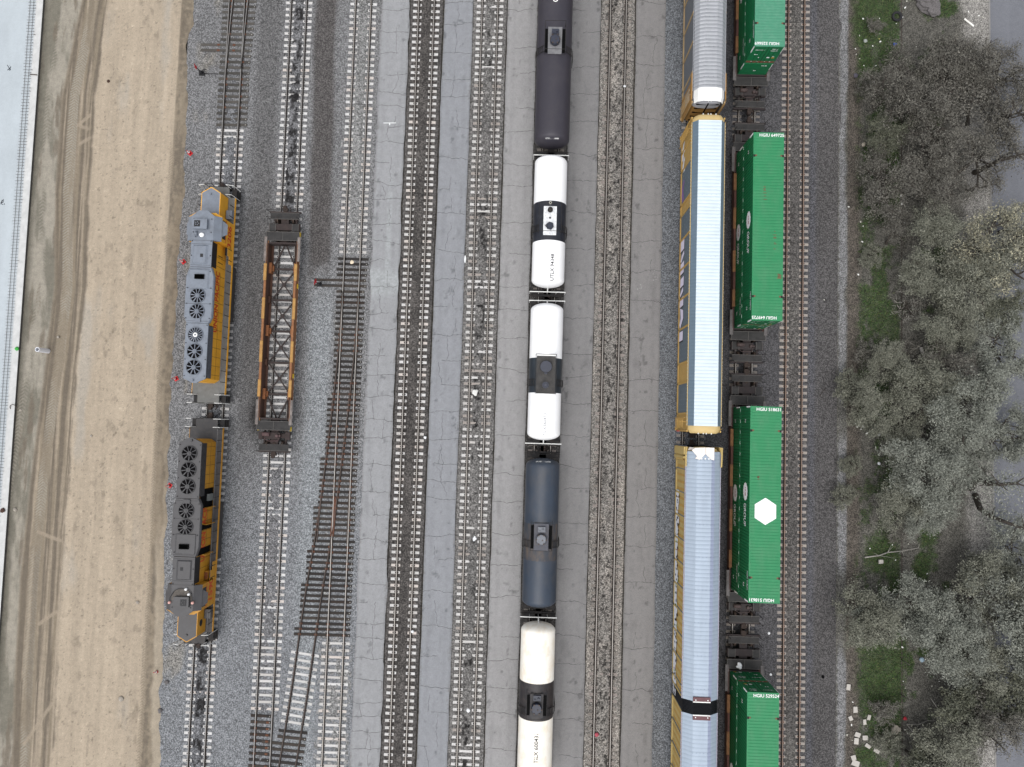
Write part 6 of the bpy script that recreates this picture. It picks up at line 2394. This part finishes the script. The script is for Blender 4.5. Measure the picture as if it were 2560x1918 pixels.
# ------------------------------------------------------------------ wire fence along the verge
t = thing("wire_fence", "low wire fence with litter caught along it, running through the trees", "fence", (FENCEX, 0, 0))
q = MB()
for z in (.05, .5, .95, 1.35):
    q.tube([(0, YLO + .5, z), (0, YHI - .5, z)], .006, 4)
q.build("wires", paint("fence_wire", C(120, 116, 112), .6, .4), t)
pm = paint("fence_post", C(110, 104, 98), .8, var=.2)
p0 = None
for k in range(32):
    if p0 is None:
        q = MB()
        q.cyl((0, 0, -.1), (0, 0, 1.45), .035, .035, 8)
        p0 = q.build("post", pm, t)
        o = p0
    else:
        o = copy_part(p0, t)
    place(o, (0, YLO + 1 + k * 3.1, 0))
q = MB()
q.box(FENCEX + .02, FENCEX + .12, YLO, YHI, -.05, .02)
tag(q.build("ground_kerb_strip", paint("fence_strip_brown", C(78, 70, 64), .95, var=.4, scale=3)), kind='structure')

# ------------------------------------------------------------------ traffic cones
CONE_R = paint("cone_red", C(222, 46, 52), .5, var=.06)
CONE_W = paint("cone_white", C(240, 236, 236), .5, var=.04)


def cone(label, u, v, lean=0.0):
    x, y, _ = at(u, v)
    t = thing("traffic_cone", label, "traffic cone", (x, y, 0.02), random.uniform(0, 1.5), "red and white cones along the edge of the dirt road")
    q = MB()
    q.box(-.24, .24, -.24, .24, 0, .05)
    q.build("base", CONE_R, t)
    q = MB()
    for z0, z1, m in ((.05, .34, 0), (.34, .52, 1), (.52, .60, 0), (.60, .72, 1), (.72, .92, 0)):
        f = lambda z: .17 * (1 - (z - .05) / .98)
        q.cyl((lean * z0, 0, z0), (lean * z1, 0, z1), f(z0), f(z1), 14, m, True, (z0 < .06, z1 > .9))
    q.build("body", [CONE_R, CONE_W], t)
    t.scale = (.82, .82, .9)


for lb, u, v in (("topmost cone, standing by a dark hollow above the first locomotive", 476, 384),
                 ("cone beside the exhaust section of the clean locomotive numbered 3206", 459, 655),
                 ("cone beside the last roof fan of the clean locomotive", 441, 947),
                 ("cone beside the three end fans of the sooty locomotive", 425, 1214),
                 ("bottommost cone, tipped towards the road below the sooty locomotive", 394, 1679)):
    cone(lb, u, v, .25 if "tipped" in lb else 0)

# ------------------------------------------------------------------ slab edge: starter bars, cap, hook, pipe
RB_M = paint("rebar_brown", C(92, 82, 76), .8, var=.3, scale=6)
t = thing("rebar_mat", "grid of steel starter bars along the edge of the concrete slab", "steel bars", (-48.9, 0, .27))
q = MB()
for x in (-.55, -.2):
    q.tube([(x, YLO + 1, .05), (x, YHI - 1, .05)], .014, 4)
q.build("long_bars", RB_M, t)
q = MB()
y = YLO + 1
while y < YHI - 1:
    q.tube([(-.72 + random.gauss(0, .04), y, .05), (.02 + random.gauss(0, .06), y + random.gauss(0, .02), .06), (.03, y, .16)], .014, 4)
    y += .295 + random.gauss(0, .01)
q.build("cross_bars", RB_M, t)
x, y, _ = at(120, 878)
t = thing("vertical_pipe", "white pipe standing open-mouthed in the dirt by the slab", "pipe", (x, y, 0))
q = MB()
q.loft([[(r_ * math.cos(2 * math.pi * i / 24), r_ * math.sin(2 * math.pi * i / 24), z) for i in range(24)] for r_, z in ((.215, -.1), (.215, 1.5), (.165, 1.5), (.165, .7))], 0, True, (False, False), False)
q.cyl((0, 0, .70), (0, 0, .71), .165, .165, 20, 1)  # black disc paints the shade down inside the pipe
q.build("pipe_wall", [paint("pipe_white", C(226, 228, 234), .5, var=.05), FAN_DARK], t)
x, y, _ = at(42, 872, .3)
q = MB()
q.dome((0, 0, 0), .16, .16, 12, 4)
q.cyl((0, 0, -.03), (0, 0, 0.001), .2, .16, 12)
q.box(.05, .22, -.08, .06, .0, .1)
tag(place(q.build("safety_cap", paint("cap_green", C(70, 190, 76), .5)), (x, y, .33)), "bright green cap on the starter bars at the slab edge", "cap")
x, y, _ = at(33, 1019, .3)
q = MB()
q.tube([(.3 * math.cos(a), .28 * math.sin(a), .03 + .08 * math.sin(a)) for a in [k * .5 - .3 for k in range(9)]], .03, 5)
tag(place(q.build("lifting_loop", RB_M), (x, y, .28)), "steel lifting loop on the slab edge below the green cap", "steel loop")
SPRAY = paint("marking_spray_black", C(58, 64, 72), .8)
for (u, v, lb) in ((22, 170, "dark spray scribble on the slab near the top left corner"), (7, 505, "dark spray scribble on the slab at the left edge")):
    x, y, _ = at(u, v, .27)
    q = MB()
    rr = random.Random(u)
    for k in range(7):
        a, b = (rr.uniform(-.2, .2), rr.uniform(-.3, .3)), (rr.uniform(-.2, .2), rr.uniform(-.3, .3))
        d = Vector((b[0] - a[0], b[1] - a[1]))
        n_ = Vector((-d.y, d.x)).normalized() * .03
        q.add([(a[0] - n_.x, a[1] - n_.y, k * .0006), (b[0] - n_.x, b[1] - n_.y, k * .0006), (b[0] + n_.x, b[1] + n_.y, k * .0006), (a[0] + n_.x, a[1] + n_.y, k * .0006)], [(0, 1, 2, 3)])
    tag(place(q.build("spray_mark", SPRAY), (x, y, .268)), lb, "paint mark")


x, y, _ = at(84, 187, .3)
q = MB()
q.box(-.36, .36, -.035, .035, 0, .07)
tag(place(q.build("edge_bar", RB_M), (x, y, .29), -.06), "short dark bar laid across the slab edge near the top left", "bar")


# ------------------------------------------------------------------ stones, litter, slabs
def lump(r_, seed, flat_=.6, n=9, m=6):
    rr = random.Random(seed)
    q = MB()
    rings = []
    for k in range(m):
        t_ = -math.pi / 2 + math.pi * (k + .02) / (m - 1 + .04)
        rings.append([(r_ * math.cos(t_) * math.cos(2 * math.pi * i / n) * rr.uniform(.75, 1.2), r_ * math.cos(t_) * math.sin(2 * math.pi * i / n) * rr.uniform(.75, 1.2), flat_ * r_ * math.sin(t_) * rr.uniform(.85, 1.1)) for i in range(n)])
    q.loft(rings, 0, True, (True, True), True)
    return q


ROCK_P = paint("stone_pale", C(186, 178, 166), .95, var=.3, scale=6)
ROCK_D = paint("stone_brown", C(84, 62, 52), .95, var=.3, scale=6)
ROCK_G = paint("stone_grey", C(120, 116, 116), .95, var=.4, scale=4, streak=(1, 4, 1), bump=.6)
for u, v, r_, m_, lb in ((304, 1747, .26, ROCK_P, "pale stone in a wheel rut on the lower dirt road"), (345, 1506, .16, ROCK_P, "small stone on the dirt left of the sooty locomotive's cab"),
                         (417, 1705, .22, ROCK_G, "grey stone at the gravel edge right of the bottommost cone"), (401, 1776, .22, ROCK_G, "grey stone at the gravel edge lowest of the three"),
                         (390, 1702, .14, ROCK_P, "stone beside the bottommost cone"), (272, 204, .16, ROCK_D, "brown clod on the upper dirt road"), (146, 843, .14, ROCK_P, "pale stone beside the churned track near the white pipe"),
                         (39, 1274, .2, ROCK_P, "pale stone in the churned strip beside the slab"), (53, 1026, .14, ROCK_P, "stone just right of the steel loop"), (229, 1090, .12, ROCK_P, "pale stone alone on the middle of the dirt road")):
    x, y, _ = at(u, v)
    tag(place(lump(r_, u).build("stone", m_), (x, y, .06), random.uniform(0, 3)), lb, "stone", "loose stones on the dirt road")
x, y, _ = at(7, 1276, .3)
tag(place(lump(.24, 5, .5).build("clod", ROCK_D), (x, y, .34)), "dark brown lump lying on the concrete slab", "clod")
x, y, _ = at(2322, 8, .4)
o = tag(place(lump(1.15, 77, .5, 22, 13).build("boulder", ROCK_G), (x, y, .3), .7), "big grey furrowed boulder at the top edge between grass patches", "boulder")
o.scale = (.75, 1.25, 1)
for f_ in o.data.polygons:
    f_.use_smooth = False

x, y, _ = at(2241, 43)
t = thing("tyre", "black tyre lying at the edge of the upper grass", "tyre", (x, y, .12))
q = MB()
rg = []
for k in range(28):
    a = 2 * math.pi * k / 28
    rg.append([((.38 + .12 * math.cos(b)) * math.cos(a), (.38 + .12 * math.cos(b)) * math.sin(a), .11 * math.sin(b)) for b in [j * math.pi / 4 for j in range(8)]])
rg.append(rg[0])
q.loft(rg, 0, True, (False, False), True)
for k in range(40):
    a = 2 * math.pi * k / 40
    q.box(.47 * math.cos(a) - .02, .47 * math.cos(a) + .02, .47 * math.sin(a) - .02, .47 * math.sin(a) + .02, -.08, .08, 0)
q.build("tread", paint("tyre_black", C(40, 40, 44), .8, var=.2, scale=5), t)

SLAB = paint("slab_cream", C(206, 201, 194), .85, var=.08, scale=4, dirt=C(180, 172, 160), damt=.4)


def flat_slab(label, u, v, w_, h_, rz, name="foam_slab", cat="slab", m=None, group="pale square slabs dumped on the verge", th=.07):
    x, y, _ = at(u, v)
    q = MB()
    rr = random.Random(int(u * 7 + v))
    pl = [(-w_ / 2, -h_ / 2), (w_ / 2 * rr.uniform(.85, 1.1), -h_ / 2 * rr.uniform(.85, 1.1)), (w_ / 2, h_ / 2), (0, h_ / 2 * rr.uniform(.9, 1.1)), (-w_ / 2 * rr.uniform(.85, 1.05), h_ / 2)]
    q.prism(pl, 0, th)
    tilt = q.build(name, m or SLAB, None, .01)
    place(tilt, (x, y, .05), rz)
    tilt.rotation_euler = (rr.gauss(0, .06), rr.gauss(0, .06), rz)
    return tag(tilt, label, cat, group)


z8 = lambda a, b: (2100 + a / 5.21, 1600 + b / 5.21)
for lb, a, b, w_, h_, rz in (("uppermost pale slab, alone at the edge of the pale gravel", 103, 610, .34, .52, -.1), ("pale slab below a small bottle cap at the gravel edge", 193, 905, .38, .54, .05),
                             ("tilted pale slab nearest the gravel strip in the middle", 132, 1015, .34, .4, .5), ("small pale slab right of the tilted one in the grass", 370, 1005, .28, .46, -.3),
                             ("narrow pale slab standing in the grass below the small one", 315, 1065, .28, .48, .15), ("wide pale slab touching a second one below it", 222, 1230, .5, .42, -.35),
                             ("pale slab in the grass right of the touching pair", 322, 1270, .46, .4, .05), ("pale slab under the wide one of the touching pair", 207, 1312, .38, .56, -.05),
                             ("pale slab slanting down towards the lower grass", 357, 1378, .5, .32, -.6), ("pale slab farthest right, half in the weeds", 470, 1440, .5, .3, -.5),
                             ("pale slab of the bottom pair, the smaller upper one", 172, 1530, .42, .42, .3), ("biggest pale slab, lowest of the bottom pair", 195, 1600, .66, .50, -.35)):
    u, v = z8(a, b)
    flat_slab(lb, u, v, w_, h_, rz)
flat_slab("pale board leaning beside the straight dead stick", 2303, 877, .28, .62, .35, "board", "board", None, None)
flat_slab("white plank lying at the top of the sidewalk", 2421, 58, .16, 1.2, 1.05, "plank", "plank", paint("plank_white", C(246, 244, 236), .6), None)
flat_slab("pale open box by the dark grass under the grey fallen branch", 2200, 1403, .4, .34, .1, "carton", "box", None, None, .2)
BAGW = paint("bag_white", C(236, 238, 240), .6, var=.1, scale=6)
for lb, u, v, r_, m_, nm, ct in (
        ("crumpled white heap on the end walkway of the bottom well car", 1848, 1664, .24, BAGW, "cloth_heap", "cloth"),
        ("cream crumpled heap under the bottom thicket", 2237, 1825, .36, paint("heap_cream", C(200, 192, 178), .9, var=.25, scale=5), "cloth_heap", "cloth"),
        ("pale blue bag below the silver tree's lowest sprays", 2304, 1649, .24, paint("bag_blue", C(166, 190, 206), .5, var=.2, scale=5), "bag", "bag"),
        ("red scrap at the foot of the fence near the dead branches", 2262, 1796, .18, paint("scrap_red", C(206, 40, 62), .6, var=.2), "plastic_scrap", "scrap"),
        ("blue plastic scrap in the upper thicket", 2237, 112, .18, paint("scrap_blue", C(50, 100, 214), .6, var=.2), "plastic_scrap", "scrap"),
        ("white bag among the stones of the dumped rubble", 2197, 1086, .17, BAGW, "bag", "bag"),
        ("white bag alone on the brown soil above the lower thicket", 2197, 1159, .14, BAGW, "bag", "bag"),
        ("pink-red rag beside the left rail of the buried track at the bottom", 1491.5, 1836, .2, paint("rag_pink", C(196, 90, 104), .8, var=.3, scale=6), "rag", "cloth"),
        ("small white box on the right rail of the buried track", 1561.5, 216, .13, BAGW, "small_box", "box"),
        ("large white patch of fluff between the rails of the grey-ballast track", 1187.5, 981, .27, paint("fluff_white", C(226, 226, 222), .9, var=.15, scale=8), "fluff_heap", "rubbish"),
        ("smaller white fluff above a black spot on the grey-ballast track", 1186, 1347, .16, BAGW, "fluff_heap", "rubbish"),
        ("round white lump on the grey-ballast track near the bottom", 1171, 1776, .19, BAGW, "white_lump", "rubbish"),
        ("white scrap on the right rail of the blackened track at the bottom", 1031, 1579, .14, BAGW, "white_scrap", "rubbish"),
        ("white scrap beside the right rail of the blackened track", 1063, 1094, .14, BAGW, "white_scrap", "rubbish"),
        ("cream crumpled paper on the first timbers of the turnout", 880.5, 656, .2, paint("paper_cream", C(232, 216, 190), .8, var=.1), "crumpled_paper", "paper"),
        ("grey bag at the left edge of the upper grass near the dry shrub", 2139, 190, .24, paint("bag_grey", C(96, 92, 104), .7, var=.3, scale=6), "bag", "bag"),
        ("grey-white bag at the left edge of the long upper grass", 2163, 103, .2, paint("bag_pale", C(170, 176, 170), .7, var=.2), "bag", "bag"),
        ("pale bundle under the cut trees left of the upper thicket", 2158, 362, .22, paint("bundle_cream", C(196, 186, 170), .8, var=.2, scale=6), "bundle", "bundle"),
        ("black lump on the dark gravel beside the bottom of the strip", 2057, 1692, .14, FAN_DARK, "clod", "clod"),
        ("white lump between the container train and the easternmost track, near the well car ends", 1922, 1583, .13, BAGW, "white_lump", "rubbish"),
        ("small white cube-shaped scrap beside the bottom containers", 1926.5, 1686, .12, BAGW, "white_scrap", "rubbish")):
    z = 1.44 if "walkway" in lb else 0.03 if "rail" not in lb else .12
    x, y, _ = at(u, v, z)
    q = lump(r_, int(u + v), .45, 11, 6)
    if "heap" in nm:
        for k in range(4):
            p2 = lump(r_ * .6, int(u) + k, .6, 9, 5)
            ox, oy = random.uniform(-r_, r_) * .8, random.uniform(-r_, r_) * .8
            q.add([(a + ox, b + oy, c + .03) for a, b, c in p2.v], p2.f)
    tag(place(q.build(nm, m_), (x, y, z + r_ * .3), random.uniform(0, 3)), lb, ct)

# paint marks on the asphalt
PM = paint("marking_white", C(226, 228, 228), .8, var=.1, scale=6)
for u, v, w_, h_, bar, lb in ((974.6, 308, 1.2, .07, True, "white painted T mark on the westernmost asphalt lane"),):
    x, y, _ = at(u, v)
    q = MB()
    q.box(-w_ / 2, w_ / 2, -h_ / 2, h_ / 2, 0, .004)
    q.box(-.06, .04, -.22, -h_ / 2, 0, .004)
    tag(place(q.build("paint_mark", PM), (x, y, .036), .03), lb, "paint mark")
x, y, _ = at(1163, 648)
q = MB()
q.prism([(-.07, -.34), (.05, -.36), (.09, .1), (.02, .36), (-.06, .3), (-.1, -.05)], 0, .006)
tag(place(q.build("paint_splash", PM), (x, y, .04)), "white paint splash at the asphalt edge beside the grey-ballast track", "paint mark")
for u, v in ((1597, 722), (1637, 690)):
    x, y, _ = at(u, v)
    q = MB()
    rr = random.Random(u)
    for k in range(10):
        a, b = rr.uniform(-.25, .25), rr.uniform(-.5, .5)
        q.box(a, a + rr.uniform(.02, .16), b, b + rr.uniform(.02, .10), 0, .002 + k * .0003)
    tag(place(q.build("chalk_scribble", paint("chalk_grey", C(168, 168, 166), .9)), (x, y, .035)), "faint chalk scribble on the asphalt beside the buried track" if u < 1600 else "chalk tally near the gravel edge opposite the autorack car", "paint mark")

# litter scraps in the grass, along the fence and among the trees
LT = [paint("litter_white", C(238, 238, 234), .7, var=.06), paint("litter_pale", C(206, 204, 192), .7, var=.1), paint("litter_yellow", C(214, 208, 130), .7, var=.1)]
LP = [(2157, 48), (2198, 47), (2170, 66), (2181, 71), (2197, 98), (2148, 90), (2200, 105), (2181, 116), (2138, 123), (2140, 137), (2148, 148), (2189, 165), (2159, 165), (2199, 85), (2185, 206), (2166, 228), (2207, 236), (2165, 216),
      (2252, 490), (2254, 510), (2250, 530), (2247, 555), (2260, 558), (2151, 555), (2157, 566), (2155, 605), (2145, 687), (2262, 670), (2248, 690), (2253, 757), (2249, 768), (2121, 518), (2354, 841), (2314, 912), (2254, 918), (2060, 750), (2345, 292), (2335, 291), (2110, 1019), (2200, 1020), (2216, 1164),
      (2270, 1360), (2174, 1371), (2238, 1400), (2230, 1362), (2317, 1434), (2255, 1618), (2257, 1703), (2262, 1720), (2329, 1715), (2347, 1703), (2374, 1734), (2131, 1755), (2128, 1812), (2262, 1824), (2268, 1833), (2253, 1866), (2117, 1837), (2130, 1850), (2317, 232), (2276, 242), (2290, 118), (2367, 154), (2330, 1312), (2207, 1287), (2320, 1100), (2240, 60), (2256, 44), (2262, 20), (2266, 4), (2420, 30), (2446, 40), (2456, 44)]
for k in range(16):
    LP.append((2152 + random.gauss(0, 9), 1064 + random.gauss(0, 8)))
pro = []
for k in range(3):
    q = MB()
    rr = random.Random(k)
    n = 6
    q.prism([((.075 + .05 * rr.random()) * math.cos(2 * math.pi * i / n), (.06 + .05 * rr.random()) * math.sin(2 * math.pi * i / n)) for i in range(n)], 0, .035)
    pro.append(q.build("litter_scrap", LT[k]))
first = [True] * 3
for k, (u, v) in enumerate(LP):
    i = 2 if k in (4, 34) else (0 if random.random() < .7 else 1)
    o = pro[i]
    if not first[i]:
        o = o.copy()
        COL.objects.link(o)
    first[i] = False
    x, y, _ = at(u, v)
    s_ = random.uniform(.5, 1.1)
    place(o, (x, y, .04), random.uniform(0, 3))
    o.scale = (s_, s_ * random.uniform(.6, 1), 1)
    tag(o, "small scrap of pale litter scattered over the tree-grown verge", "litter", "scraps of litter on the verge")
